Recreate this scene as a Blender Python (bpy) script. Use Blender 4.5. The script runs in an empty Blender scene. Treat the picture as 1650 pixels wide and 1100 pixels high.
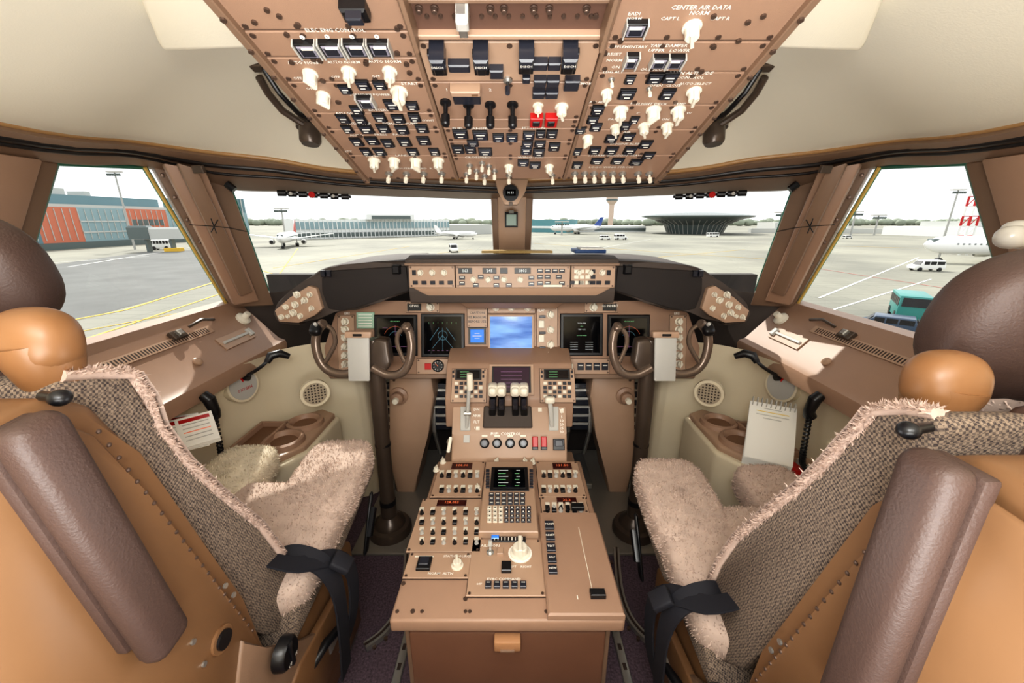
import bpy, bmesh, math, random
from mathutils import Vector, Matrix
random.seed(3)
V=Vector
TH=math.radians(17); F=640.0
C=V((0,0,1.235))
cT,sT=math.cos(TH),math.sin(TH)
def ray(px,py):
    u=(px-825)/F; v=(550-py)/F
    return V((u,cT+v*sT,-sT+v*cT))
def T(px,py,t): return C+ray(px,py)*t
# ---------------------------------------------------------------- materials
def hexc(h):
    r=[int(h[i:i+2],16)/255 for i in (0,2,4)]
    return tuple(((c/12.92) if c<=.04045 else ((c+.055)/1.055)**2.4) for c in r)+(1,)
MC={}
def mat(name,h,rough=.5,metal=0,var=0,vs=8,bump=0,bs=200,emit=0,spec=.5):
    if name in MC: return MC[name]
    m=bpy.data.materials.new(name); m.use_nodes=True; nt=m.node_tree; N=nt.nodes; L=nt.links
    p=N['Principled BSDF']; c=hexc(h)
    p.inputs['Base Color'].default_value=c; p.inputs['Roughness'].default_value=rough
    p.inputs['Metallic'].default_value=metal; p.inputs['Specular IOR Level'].default_value=spec
    tc=N.new('ShaderNodeTexCoord')
    if var:
        n=N.new('ShaderNodeTexNoise'); n.inputs['Scale'].default_value=vs; n.inputs['Detail'].default_value=4
        L.new(tc.outputs['Object'],n.inputs['Vector'])
        r=N.new('ShaderNodeValToRGB'); r.color_ramp.elements[0].position=.3; r.color_ramp.elements[1].position=.7
        r.color_ramp.elements[0].color=tuple(x*(1-var) for x in c[:3])+(1,)
        r.color_ramp.elements[1].color=tuple(min(1,x*(1+var)) for x in c[:3])+(1,)
        L.new(n.outputs['Fac'],r.inputs['Fac']); L.new(r.outputs['Color'],p.inputs['Base Color'])
    if bump:
        n=N.new('ShaderNodeTexNoise'); n.inputs['Scale'].default_value=bs; n.inputs['Detail'].default_value=3
        L.new(tc.outputs['Object'],n.inputs['Vector'])
        b=N.new('ShaderNodeBump'); b.inputs['Strength'].default_value=bump; b.inputs['Distance'].default_value=.002
        L.new(n.outputs['Fac'],b.inputs['Height']); L.new(b.outputs['Normal'],p.inputs['Normal'])
    if emit:
        p.inputs['Emission Color'].default_value=c; p.inputs['Emission Strength'].default_value=emit
    MC[name]=m; return m
BR=mat('panel_brown','A1826D',.42,var=.04,bump=.15,bs=900)
BRL=mat('panel_brown_light','B1937C',.42,var=.03)
BRD=mat('trim_brown','846B58',.45,var=.05,bump=.1,bs=500)
TAN=mat('tan_metal','7A5A3E',.42,var=.04)
CR=mat('lining_cream','E0DAC9',.6,var=.02,vs=3,bump=.1,bs=300)
CRW=mat('sidewall_cream','DED2B8',.55,var=.03,vs=3)
KN=mat('knob_ivory','E3DCCB',.4)
BK=mat('black_plastic','141417',.35)
BKG=mat('grey_black_cap','2A2C35',.25)
DG=mat('glareshield_brown','4A403A',.7,var=.08,bump=.3,bs=600)
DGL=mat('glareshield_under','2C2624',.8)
COL=mat('column_bronze','54483F',.3,metal=.3)
YOK=mat('yoke_bronze','7C6C60',.25,metal=.5)
LG=mat('light_grey','B8B6B0',.45)
LEA=mat('dark_leather','4A3933',.5,var=.06,bump=.3,bs=350)
TLEA=mat('tan_leather','86603F',.4,var=.04)
FLR=mat('carpet','5C4C56',.95,var=.5,vs=160,bump=1,bs=500)
MET=mat('bare_metal','B4B4B0',.3,metal=.8)
SCR=mat('screw','6A584E',.35,metal=.6)
GAP=mat('gap_dark','3A2C25',.8)
WHT=mat('legend_white','F6F2E8',.5)
RED=mat('switch_red','B81818',.35)
SCN=mat('screen_glass','06070A',.1)
SCP=mat('screen_purple','3E2A38',.15)
BLUE=mat('lcd_blue','2E78D8',.15,emit=.4)
GRN=mat('sym_green','6FB07A',.4,emit=.1)
MAG=mat('sym_magenta','A070A0',.4,emit=.1)
CYA=mat('sym_cyan','5C98B0',.4,emit=.1)
AMB=mat('seg_amber','D87048',.4,emit=.3)
SYM=mat('sym_white','C8D0D2',.4,emit=.1)
BELT=mat('belt_black','1A1B23',.7)
PAP=mat('paper','E6E4DD',.7)
FUR=mat('sheepskin','BEA99C',.95,var=.1,vs=30)
FURL=mat('sheepskin_pale','D3C7B2',.95,var=.1,vs=30)
FURE=mat('sheepskin_edge','BCA598',.95,var=.1,vs=60)
def tweed():
    m=bpy.data.materials.new('tweed'); m.use_nodes=True; nt=m.node_tree; N=nt.nodes; L=nt.links
    p=N['Principled BSDF']; p.inputs['Roughness'].default_value=.95
    tc=N.new('ShaderNodeTexCoord'); mp=N.new('ShaderNodeMapping'); mp.inputs['Rotation'].default_value=(.35,.2,.1)
    L.new(tc.outputs['Object'],mp.inputs['Vector'])
    ck=N.new('ShaderNodeTexChecker'); ck.inputs['Scale'].default_value=330
    L.new(mp.outputs['Vector'],ck.inputs['Vector'])
    ck.inputs['Color1'].default_value=hexc('94826F'); ck.inputs['Color2'].default_value=hexc('332B2B')
    n=N.new('ShaderNodeTexNoise'); n.inputs['Scale'].default_value=220; L.new(tc.outputs['Object'],n.inputs['Vector'])
    r=N.new('ShaderNodeValToRGB'); r.color_ramp.elements[0].position=.4; r.color_ramp.elements[1].position=.6
    r.color_ramp.elements[0].color=hexc('423938'); r.color_ramp.elements[1].color=hexc('86776A')
    L.new(n.outputs['Fac'],r.inputs['Fac'])
    mx=N.new('ShaderNodeMix'); mx.data_type='RGBA'; mx.inputs[0].default_value=.45
    L.new(ck.outputs['Color'],mx.inputs[6]); L.new(r.outputs['Color'],mx.inputs[7])
    L.new(mx.outputs[2],p.inputs['Base Color']); MC['tweed']=m; return m
TWD=tweed()
def lcdblue():
    m=bpy.data.materials.new('lcd_clouded_blue'); m.use_nodes=True; nt=m.node_tree; N=nt.nodes; L=nt.links
    p=N['Principled BSDF']; p.inputs['Roughness'].default_value=.12
    tc=N.new('ShaderNodeTexCoord'); mp=N.new('ShaderNodeMapping'); mp.inputs['Scale'].default_value=(6,6,30)
    n=N.new('ShaderNodeTexNoise'); n.inputs['Scale'].default_value=1.2; n.inputs['Detail'].default_value=5
    L.new(tc.outputs['Object'],mp.inputs['Vector']); L.new(mp.outputs['Vector'],n.inputs['Vector'])
    r=N.new('ShaderNodeValToRGB'); r.color_ramp.elements[0].position=.3; r.color_ramp.elements[1].position=.8
    r.color_ramp.elements[0].color=hexc('2456A8'); r.color_ramp.elements[1].color=hexc('7FB0E8')
    L.new(n.outputs['Fac'],r.inputs['Fac']); L.new(r.outputs['Color'],p.inputs['Base Color']); L.new(r.outputs['Color'],p.inputs['Emission Color'])
    p.inputs['Emission Strength'].default_value=.45
    return m
LCD=lcdblue()
# ---------------------------------------------------------------- builder
TXT={}
def textmesh(s):
    if s in TXT: return TXT[s]
    cu=bpy.data.curves.new('t','FONT'); cu.body=s; cu.size=1; cu.resolution_u=1; cu.align_x='CENTER'; cu.align_y='CENTER'; cu.offset=.012
    ob=bpy.data.objects.new('t',cu); me=bpy.data.meshes.new_from_object(ob)
    vs=[tuple(v.co) for v in me.vertices]; fs=[tuple(p.vertices) for p in me.polygons]
    bpy.data.objects.remove(ob); bpy.data.curves.remove(cu); bpy.data.meshes.remove(me)
    TXT[s]=(vs,fs); return TXT[s]
def frame(o,x,z):
    z=V(z).normalized(); x=V(x); x=(x-z*x.dot(z)).normalized(); y=z.cross(x)
    M=Matrix((x,y,z)).transposed().to_4x4(); M.translation=o; return M
class B:
    def __init__(s,name,flip=False,off=(0,0,0),angle=35):
        s.n=name; s.v=[]; s.f=[]; s.m=[]; s.ml=[]; s.flip=flip; s.off=V(off); s.angle=angle
    def add(s,vs,fs,m,M=None):
        k=len(s.v)
        for v in vs:
            v=V(v)
            if M is not None: v=M@v
            v=v+s.off
            if s.flip: v=V((-v.x,v.y,v.z))
            s.v.append(v)
        if m not in s.ml: s.ml.append(m)
        mi=s.ml.index(m)
        for f in fs: s.f.append([i+k for i in f]); s.m.append(mi)
        return k
    def box(s,M,w,h,d,m,c=(0,0),z0=0,ins=None):
        if ins is None: ins=min(w,h,abs(d))*.15
        x,y=c; r=[]
        for (z,i) in ((z0,0),(z0+d-ins,0),(z0+d,ins)):
            a,b=w/2-i,h/2-i
            r+=[(x-a,y-b,z),(x+a,y-b,z),(x+a,y+b,z),(x-a,y+b,z)]
        fs=[(3,2,1,0),(8,9,10,11)]
        for k in (0,4):
            for j in range(4): fs.append((k+j,k+(j+1)%4,k+4+(j+1)%4,k+4+j))
        s.add(r,fs,m,M)
    def aabb(s,a,b,m,r=0):
        a=V(a);b=V(b); d=b-a
        pts=[V((a.x,a.y,a.z)),V((b.x,a.y,a.z)),V((b.x,b.y,a.z)),V((a.x,b.y,a.z))]
        s.bev(pts,V((0,0,d.z)),m,r)
    def lathe(s,M,prof,m,seg=16):
        vs=[];fs=[]
        for (r,z) in prof:
            for k in range(seg):
                a=2*math.pi*k/seg; vs.append((r*math.cos(a),r*math.sin(a),z))
        for i in range(len(prof)-1):
            for k in range(seg):
                a=i*seg+k;b=i*seg+(k+1)%seg
                fs.append((a,b,b+seg,a+seg))
        s.add(vs,fs,m,M)
    def cyl(s,M,r,z0,z1,m,seg=16,r2=None):
        r2=r if r2 is None else r2
        s.lathe(M,[(0.0001,z0),(r,z0),(r2,z1),(0.0001,z1)],m,seg)
    def prism(s,pts,vec,m):
        n=len(pts); vec=V(vec); vs=[V(p) for p in pts]+[V(p)+vec for p in pts]
        fs=[tuple(range(n)),tuple(range(2*n-1,n-1,-1))]+[(i,(i+1)%n,n+(i+1)%n,n+i) for i in range(n)]
        s.add(vs,fs,m)
    def bev(s,pts,vec,m,r=0,seg=3):
        if r<=0: return s.prism(pts,vec,m)
        bm=bmesh.new(); vec=V(vec); n=len(pts)
        a=[bm.verts.new(p) for p in pts]; b=[bm.verts.new(V(p)+vec) for p in pts]
        bm.faces.new(a); bm.faces.new(b[::-1])
        for i in range(n): bm.faces.new((a[i],a[(i+1)%n],b[(i+1)%n],b[i]))
        bmesh.ops.bevel(bm,geom=bm.edges[:],offset=r,segments=seg,affect='EDGES',clamp_overlap=True,profile=.5)
        bm.verts.index_update()
        vs=[v.co.copy() for v in bm.verts]; fs=[[v.index for v in f.verts] for f in bm.faces]; bm.free()
        s.add(vs,fs,m)
    def tube(s,pts,r,m,seg=10,cap=True,flat=1.0):
        pts=[V(p) for p in pts]; n=len(pts)
        rr=r if isinstance(r,(list,tuple)) else [r]*n
        t0=(pts[1]-pts[0]).normalized(); up=V((0,0,1)) if abs(t0.z)<.9 else V((0,1,0))
        x=t0.cross(up).normalized(); vs=[];fs=[]
        for i in range(n):
            t=(pts[min(i+1,n-1)]-pts[max(i-1,0)]).normalized()
            x=(x-t*x.dot(t)).normalized(); y=t.cross(x)
            for k in range(seg):
                a=2*math.pi*k/seg; vs.append(pts[i]+(x*math.cos(a)+y*math.sin(a)*flat)*rr[i])
        for i in range(n-1):
            for k in range(seg):
                a=i*seg+k;b=i*seg+(k+1)%seg; fs.append((a,b,b+seg,a+seg))
        if cap: fs.append(tuple(range(seg-1,-1,-1))); fs.append(tuple(range((n-1)*seg,n*seg)))
        s.add(vs,fs,m)
    def ribbon(s,pts,w,th,m,side):
        pts=[V(p) for p in pts]; vs=[];fs=[];n=len(pts); side=V(side).normalized()
        for i in range(n):
            t=(pts[min(i+1,n-1)]-pts[max(i-1,0)]).normalized()
            sd=(side-t*side.dot(t)).normalized(); nn=t.cross(sd)
            for (a,b) in ((-1,-1),(1,-1),(1,1),(-1,1)): vs.append(pts[i]+sd*a*w/2+nn*b*th/2)
        for i in range(n-1):
            for k in range(4): fs.append((i*4+k,i*4+(k+1)%4,i*4+4+(k+1)%4,i*4+4+k))
        fs+= [(3,2,1,0),tuple(range(n*4-4,n*4))]
        s.add(vs,fs,m)
    def sup(s,M,rx,ry,rz,m,e1=.5,e2=.5,nu=28,nv=16):
        def sp(c,e): return math.copysign(abs(c)**e,c)
        vs=[];fs=[]
        for i in range(nv+1):
            ph=-math.pi/2+math.pi*i/nv
            for k in range(nu):
                th=2*math.pi*k/nu
                cp=sp(math.cos(ph),e1) if 0<i<nv else 1e-4
                vs.append((rx*cp*sp(math.cos(th),e2),ry*cp*sp(math.sin(th),e2),rz*sp(math.sin(ph),e1)))
        for i in range(nv):
            for k in range(nu):
                a=i*nu+k;b=i*nu+(k+1)%nu; fs.append((a,b,b+nu,a+nu))
        return s.add(vs,fs,m,M)
    def grid(s,rows,m,closed=False):
        n=len(rows[0]); vs=[p for r in rows for p in r]; fs=[]
        for i in range(len(rows)-1):
            for k in range(n if closed else n-1):
                a=i*n+k;b=i*n+(k+1)%n; fs.append((a,b,b+n,a+n))
        s.add(vs,fs,m)
    def text(s,M,t,size,m=None,z=.0006):
        vs,fs=textmesh(t); M2=M@Matrix.Translation((0,0,z))@Matrix.Scale(size,4)
        s.add(vs,fs,m or WHT,M2)
    def fur(s,f0,n,ln,m):
        fl=[]; ar=[]
        for fi in range(f0,len(s.f)):
            p=[s.v[i] for i in s.f[fi]]
            nn=(p[1]-p[0]).cross(p[2]-p[0]) if len(p)<4 else (p[2]-p[0]).cross(p[3]-p[1])
            if nn.length<1e-9: continue
            fl.append((p,nn.normalized())); ar.append(nn.length)
        cs=V((0,0,0)); k=0
        for p,_ in fl: cs+=p[0]; k+=1
        cs/=k
        ch=random.choices(range(len(fl)),weights=ar,k=n)
        o,fp=s.off,s.flip; s.off=V((0,0,0)); s.flip=False; vs=[];fs=[]
        for c in ch:
            p,nn=fl[c]
            if nn.dot(p[0]-cs)<0: nn=-nn
            a,b=random.random(),random.random()
            q=(p[0]*(1-a)+p[1]*a)*(1-b)+((p[3] if len(p)>3 else p[2])*(1-a)+p[2]*a)*b
            rv=V((random.uniform(-1,1),random.uniform(-1,1),random.uniform(-1,1)))
            sd=nn.cross(rv).normalized()*ln*.22
            tip=q+nn*ln*random.uniform(.3,.8)+rv*ln*.6
            k=len(vs); vs+=[q-sd,q+sd,tip]; fs.append((k,k+1,k+2))
        s.add(vs,fs,m); s.off=o; s.flip=fp
    def fin(s,parent=None):
        me=bpy.data.meshes.new(s.n); me.from_pydata([tuple(v) for v in s.v],[],s.f)
        for m in s.ml: me.materials.append(m)
        me.polygons.foreach_set('material_index',s.m)
        me.polygons.foreach_set('use_smooth',[True]*len(s.f)); me.update()
        bm=bmesh.new(); bm.from_mesh(me)
        bmesh.ops.recalc_face_normals(bm,faces=bm.faces[:]); bm.to_mesh(me); bm.free()
        me.set_sharp_from_angle(angle=math.radians(s.angle))
        ob=bpy.data.objects.new(s.n,me); bpy.context.scene.collection.objects.link(ob)
        if parent: ob.parent=parent
        return ob
class Plane:
    def __init__(s,o,n,x=(1,0,0)):
        s.o=V(o); s.z=V(n).normalized(); s.x=V(x); s.x=(s.x-s.z*s.x.dot(s.z)).normalized(); s.y=s.z.cross(s.x)
    def hit(s,px,py,lift=0):
        d=ray(px,py); t=(s.o+s.z*lift-C).dot(s.z)/d.dot(s.z); return C+d*t,t
    def p(s,px,py,lift=0): return s.hit(px,py)[0]+s.z*lift
    def at(s,px,py,lift=0,rot=0):
        p,t=s.hit(px,py); M=Matrix((s.x,s.y,s.z)).transposed().to_4x4(); M.translation=p+s.z*lift
        if rot: M=M@Matrix.Rotation(rot,4,'Z')
        return M,t/F
    def rect(s,px,py,w,h,lift=0):
        M,k=s.at(px,py,lift)
        hh=(s.hit(px,py-h/2)[0]-s.hit(px,py+h/2)[0]).length
        return M,w*k,hh
    def poly(s,pts,lift=0): return [s.p(x,y,lift) for x,y in pts]
def btn(b,pl,px,py,w,h,m,d=.004,lift=0,ins=None):
    M,W,H=pl.rect(px,py,w,h,lift); b.box(M,W,H,d,m,ins=ins); return M
def plate(b,pl,x0,y0,x1,y1,m,d=.003,lift=0,screws=True,dark=True):
    px,py=(x0+x1)/2,(y0+y1)/2
    M,W,H=pl.rect(px,py,x1-x0,y1-y0,lift)
    if dark: b.box(M,W+.003,H+.003,d*.3,GAP,ins=0)
    b.box(M,W,H,d,m,ins=.0008)
    if screws:
        for sx in (-1,1):
            for sy in (-1,1): b.cyl(M@Matrix.Translation((sx*(W/2-.007),sy*(H/2-.006),0)),.0036,d,d+.0012,SCR,8)
    return M
def knob(b,pl,px,py,r,m=KN,lift=0,rot=None,bar=True,tall=1.3,skirt=True):
    M,k=pl.at(px,py,lift); R=r*k
    M=M@Matrix.Rotation(random.uniform(-.6,.6) if rot is None else rot,4,'Z')
    pr=[(R*1.1,0),(R*1.1,R*.2),(R*.85,R*.3)] if skirt else [(R*.85,0)]
    b.lathe(M,pr+[(R*.8,R*tall),(R*.68,R*(tall+.12)),(.0001,R*(tall+.12))],m,14)
    if bar: b.box(M,R*.42,R*2.1,R*(tall+.55),m,z0=0)
def toggle(b,pl,px,py,r,m=KN,ln=4,lift=0,tilt=.3,base=MET):
    M,k=pl.at(px,py,lift); R=r*k
    b.lathe(M,[(R*1.5,0),(R*1.5,R*.6),(R*.8,R*1.2),(.0001,R*1.2)],base,10)
    o=M.translation; a=(M.to_3x3()@V((0,math.sin(tilt),math.cos(tilt)))).normalized()
    b.tube([o,o+a*R*ln*.5,o+a*R*ln*.6,o+a*R*ln],[R*.45,R*.5,R*.95,R*.8],m,8)
def txt(b,pl,px,py,s,size,m=None,lift=.0035,rot=0):
    M,k=pl.at(px,py,lift,rot); b.text(M,s,size*k*1.35,m)
mir=lambda P:[(1650-x,y) for x,y in P]

# ---------------------------------------------------------------- OVERHEAD PANEL
OH=Plane((0,1.1,1.341),(0,-.31,-.951))
b=B('overhead_panel')
zdir=OH.z
base=[OH.o+OH.x*a+OH.y*c for a,c in ((-.378,-.004),(.378,-.004),(.378,.85),(-.378,.85))]
b.bev(base,-zdir*.14,BRD,.004,1)
def loc(px,py):
    p=OH.p(px,py)-OH.o; return p.dot(OH.x),p.dot(OH.y)
def oplate(a0,a1,py0,py1,m=BR,d=.004,scr=3):
    b0=loc(825,py1)[1]; b1=loc(825,py0)[1]
    M=frame(OH.o+OH.x*(a0+a1)/2+OH.y*(b0+b1)/2,OH.x,OH.z)
    W=a1-a0;H=b1-b0; b.box(M,W,H,d*.2,GAP,ins=0); b.box(M,W-.004,H-.004,d,m,ins=.001)
    for i in range(scr):
        for sy in (-1,1): b.cyl(M@Matrix.Translation(((i/(scr-1)-.5)*(W-.02),sy*(H/2-.008),0)),.0042,d,d+.0015,SCR,8)
for (a0,a1,rows) in ((-.372,-.142,[-170,-60,45,88,128,178,205,247,286]),(.135,.372,[-170,-60,62,112,165,205,247,286])):
    for r0,r1 in zip(rows,rows[1:]): oplate(a0,a1,r0,r1,scr=4)
for r0,r1 in zip([62,128,188,203,225,250],[128,188,203,225,250,286]): oplate(-.138,.131,r0,r1,BRL if r0==62 else BR)
for a in (-.140,.133):
    M=frame(OH.o+OH.x*a+OH.y*.4,OH.x,OH.z); b.box(M,.006,.8,.009,BRD)
for a in (-.375,.375):
    M=frame(OH.o+OH.x*a+OH.y*.42,OH.x,OH.z); b.box(M,.012,.86,.014,BRD)
    for i in range(16): b.cyl(M@Matrix.Translation((0,-.41+i*.055,0)),.004,.013,.017,SCR,8)
M=frame(OH.o+OH.x*-.004+OH.y*(loc(825,52)[1]+.16),OH.x,OH.z)
b.box(M,.262,.32,.003,mat('bay_brown','644A3E',.5)); b.box(M,.262,.008,.012,BRL,c=(0,-.155)); b.box(M,.262,.006,.010,BRD,c=(0,-.10))
for sx_ in (-1,1): b.box(M,.006,.32,.03,BRD,c=(sx_*.128,0))
for i in range(-6,7): b.cyl(M@Matrix.Translation((i*.018,-.128,0)),.003,.003,.006,SCR,8)
for x in (675,700,790,812,860,885,945): knob(b,OH,x,8,6,SCR,.004,bar=False)
btn(b,OH,745,14,14,40,MET,.025); btn(b,OH,745,2,20,16,LG,.035)
btn(b,OH,572,4,42,22,BK,.02); btn(b,OH,572,0,26,12,BKG,.03)
L4=.004
for x,y in ((705,80),(775,80),(848,78),(918,78)):
    btn(b,OH,x,y+12,24,34,BK,.010,L4); btn(b,OH,x,y-12,24,16,BKG,.032,L4); btn(b,OH,x,y+4,16,30,BK,.020,L4)
    txt(b,OH,x,y-12,'DISCH',5,lift=.037)
for x,y,w,h in ((740,96,34,12),(870,93,24,12),(893,93,20,12),(800,106,22,14),(752,146,44,18),(870,121,20,10),(891,121,20,10),(868,141,20,10),(889,141,20,10),(921,125,24,16),(848,116,12,9)):
    btn(b,OH,x,y,w,h,BKG,.012,L4)
btn(b,OH,750,134,48,8,BRL,.016,L4); btn(b,OH,765,134,12,5,TAN,.0165,L4)
toggle(b,OH,818,124,5,BKG,6,L4)
for x,y in ((718,160),(755,164),(790,164),(826,164)):
    M,k=OH.at(x,y,L4); b.lathe(M,[(9*k,0),(9*k,.004),(4*k,.006),(3.5*k,.022),(7*k,.025),(7*k,.040),(5*k,.043),(.0001,.043)],BK,14)
for x,y in ((864,186),(888,186)):
    btn(b,OH,x,y,20,15,RED,.012,L4); btn(b,OH,x,y,12,8,BK,.014,L4)
GLS=mat('guard_clear','8C8894',.1)
def guard(x,y,w,h):
    y-=3; h*=.78
    btn(b,OH,x,y,w,h,BK,.008,L4); btn(b,OH,x,y,w*.8,h*.74,GLS,.0095,L4); btn(b,OH,x,y,w*.66,h*.55,BKG,.0105,L4)
    btn(b,OH,x,y-h*.32,w*.6,h*.10,WHT,.0108,L4,ins=0)
    btn(b,OH,x-w*.5,y,2.5,h,LG,.011,L4); btn(b,OH,x+w*.5,y,2.5,h,LG,.011,L4)
for x,y in ((496,74),(535,73),(574,72),(612,72)): guard(x,y,34,28)
guard(1024,40,34,28); guard(1017,93,20,26)
for x,y in ((590,160),(1062,94),(1088,94)): guard(x,y,25,22)
for x,y,r in ((500,114,11),(562,110,11),(628,110,11),(521,149,10),(643,143,13),(1115,38,14),(978,145,9),(1000,173,11),(1053,173,11),(1093,173,11),(1038,199,9),(1075,199,9),(992,201,8),(1118,143,11),(947,218,8),(905,168,10),(867,166,8),(603,255,9),(635,255,9),(670,255,9),(706,255,9),(820,265,7),(885,265,7)):
    knob(b,OH,x,y,r,lift=L4,tall=1.35)
sq=[(585,131,22,14),(612,131,20,12),(556,138,18,12),(632,163,24,14),(575,172,18,12),(553,186,18,12),(580,187,20,12),(612,184,20,12),(642,186,20,12),(668,184,18,12),(664,165,20,12),
(560,203,16,11),(590,203,22,12),(618,202,20,12),(648,204,20,12),(680,202,20,12),(575,224,18,11),(600,222,20,11),(625,226,18,11),(652,224,20,12),(683,222,20,12),(665,240,18,10),(612,240,18,10),(700,240,16,10),(590,240,16,10),
(742,211,24,14),(774,213,24,14),(803,217,18,12),(825,217,18,12),(852,213,19,12),(871,211,15,11),(889,211,18,12),(738,236,19,12),(758,236,18,12),(782,240,22,11),(848,238,18,12),(868,241,19,12),(893,232,18,12),(762,226,18,9),(850,227,18,9),(870,227,18,9),
(1055,120,24,15),(1080,119,24,15),(1010,146,26,15),(1075,146,22,15),(963,172,20,13),(960,200,18,11),(985,219,20,11),(1012,216,20,11),(1040,228,20,11),(1015,238,20,11),(985,238,20,11),(958,238,18,11),(930,262,16,9),(1045,246,18,9),(962,255,20,8),(995,255,20,8),(1025,257,20,8),(843,258,18,9),(862,262,18,9),(955,188,18,11),(1008,198,16,11),(935,205,16,9),(930,240,14,9),(1022,188,14,9),(1015,122,16,12)]
for x,y,w,h in sq:
    btn(b,OH,x,y,w,h,BK,.004,L4); btn(b,OH,x,y,w*.84,h*.8,BKG,.0065,L4)
    btn(b,OH,x,y-h*.2,w*.55,h*.1,WHT,.0068,L4,ins=0); btn(b,OH,x,y+h*.15,w*.35,h*.08,WHT,.0068,L4,ins=0)
for x,y in ((757,263),(768,272),(777,259),(788,264),(797,272),(752,277),(781,280),(820,279),(985,123),(1046,138),(890,279)):
    toggle(b,OH,x,y,3.4,KN,5,L4)
for x in (627,655,683,712,926,942,957,972,987,1003,1028,1046):
    toggle(b,OH,x,276,4,KN,4.5,L4)
for x,y,s,z in ((540,43,'ELEC ENG CONTROL',7.5),(1130,6,'CENTER AIR DATA',8.5),(1127,15,'NORM',8),(1080,24,'CAPT L',7),(1160,24,'CAPT R',7),(1022,16,'EADI',7),(1022,24,'NORM',6),(1012,70,'SUPPLEMENTARY',6),(990,82,'RESET',6.5),(990,92,'NORM',6.5),(992,103,'ON',6.5),(1078,68,'YAW DAMPER',7),(1078,76,'UPPER   LOWER',7),(1112,113,'CABIN ALTITUDE',7),(1112,120,'CONTROL',7),(1055,107,'OUTFLOW',7),(1057,133,'OPEN',6),(1085,133,'CLOSE',6),(1120,130,'AUTO SELECT',6),(988,111,'LDG ALT',6),(490,96,'AUTO NORM',6.5),(554,95,'AUTO NORM',6.5),(620,94,'AUTO NORM',6.5),(480,121,'OFF',6),(541,119,'OFF',6),(606,118,'OFF',6),(500,138,'ON',6),(660,130,'START',7),(596,148,'STANDBY POWER',6),(610,173,'BATTERY',6),(558,178,'APU GEN',6),(578,195,'HYD PUMP',6),(645,195,'DEMAND PUMP',6),(630,213,'PRESS    FAULT',6),(575,214,'AUTO',6),(600,248,'WIPER',6),(655,247,'LANDING',6),(760,203,'FUEL TRANSFER',6.5),(860,202,'JETTISON',6.5),(770,250,'CROSSFEED',6),(855,250,'WING  NAI',6),(990,188,'PACK',6),(1050,163,'FLIGHT DECK',6),(1095,163,'TEMP',6),(1000,209,'TRIM AIR',6),(1010,228,'ENGINE BLEED',6),(990,247,'STORM  BEACON  NAV',6),(985,266,'LOGO WING STROBE',5.5),(720,140,'1',7),(790,140,'2',7),(853,104,'3',7),(925,104,'4',7),(718,184,'ON',5),(755,184,'ON',5),(790,184,'ON',5),(826,184,'ON',5),(665,268,'L  OUTBD  INBD  R',5.5),(1020,162,'HI',6),(1072,188,'ON',6),(1028,178,'C',6),(1110,178,'W',6),(960,160,'RAM AIR',6),(945,130,'SMOKE',6),(690,190,'OVHT',5.5),(560,240,'QTY',5.5)):
    txt(b,OH,x,y,s,z,lift=.0045)
for i,(x,y) in enumerate(((487,54),(527,53),(567,53),(607,53))):
    M,k=OH.at(x,y,.005); b.cyl(M,4*k,0,.001,WHT,12); b.text(M,str(i+1),6*k,BK,z=.0012)
for x,y in ((462,50),(480,34),(470,95),(505,90),(590,97),(655,98),(520,125),(545,160),(580,215),(1190,60),(1150,70),(1130,110),(1000,60),(975,80),(1150,20),(640,40),(640,80),(450,20),(430,10),(410,30),(660,112),(1230,20),(1205,30),(960,20)):
    M,k=OH.at(x,y,.004); b.cyl(M,4.5*k,0,.003,SCR,10)
b.fin()
for fl in (False,True):
    b=B('assist_handle',flip=fl)
    pts=[T(418,125,.93),T(432,150,.97),T(455,178,1.02),T(482,196,1.05),T(498,205,1.07)]
    b.tube(pts,.009,COL,10); pts=[T(425,112,.93),T(450,150,.96),T(480,182,1.02),T(505,195,1.07)]
    b.tube(pts,.006,BK,10)
    M=frame(T(500,222,1.08),(1,0,0),(0,-.2,-1)); b.lathe(M,[(.0001,-.03),(.026,-.03),(.028,-.01),(.028,.008),(.022,.018),(.0001,.018)],COL,20)
    M=frame(T(500,208,1.10),(1,0,0),(0,-.2,-1)); b.lathe(M,[(.0001,-.02),(.036,-.02),(.036,.0),(.0001,.0)],COL,20)
    b.box(frame(T(418,112,.93),(1,0,0),(0,-.3,-1)),.04,.025,.015,COL,z0=-.015)
    b.fin()

# ---------------------------------------------------------------- CEILING + HEADER
low=[V((-1.02,-1.0,1.36)),V((-1.02,.5,1.36)),T(100,262,.9),T(240,268,1.13),T(370,303,1.35),T(480,308,1.45),T(600,314,1.55),T(790,320,1.65)]
upp=[V((-.98,-1.0,1.42)),V((-.98,.5,1.42)),T(60,212,.82),T(210,228,1.02),T(330,245,1.17),T(440,258,1.27),T(560,277,1.33),T(790,290,1.38)]
mr=lambda L:[V((-p.x,p.y,p.z)) for p in reversed(L)]
low2=low+mr(low); upp2=upp+mr(upp)
def subd(L,n=4):
    out=[]
    for i in range(len(L)-1):
        p0=L[max(i-1,0)];p1=L[i];p2=L[i+1];p3=L[min(i+2,len(L)-1)]
        for k in range(n):
            t=k/n; out.append(.5*((2*p1)+(p2-p0)*t+(2*p0-5*p1+4*p2-p3)*t*t+(3*p1-p0-3*p2+p3)*t**3))
    out.append(L[-1]); return out
U=subd(upp2); Lw=subd(low2)
b=B('ceiling',angle=60)
rows=[]
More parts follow.
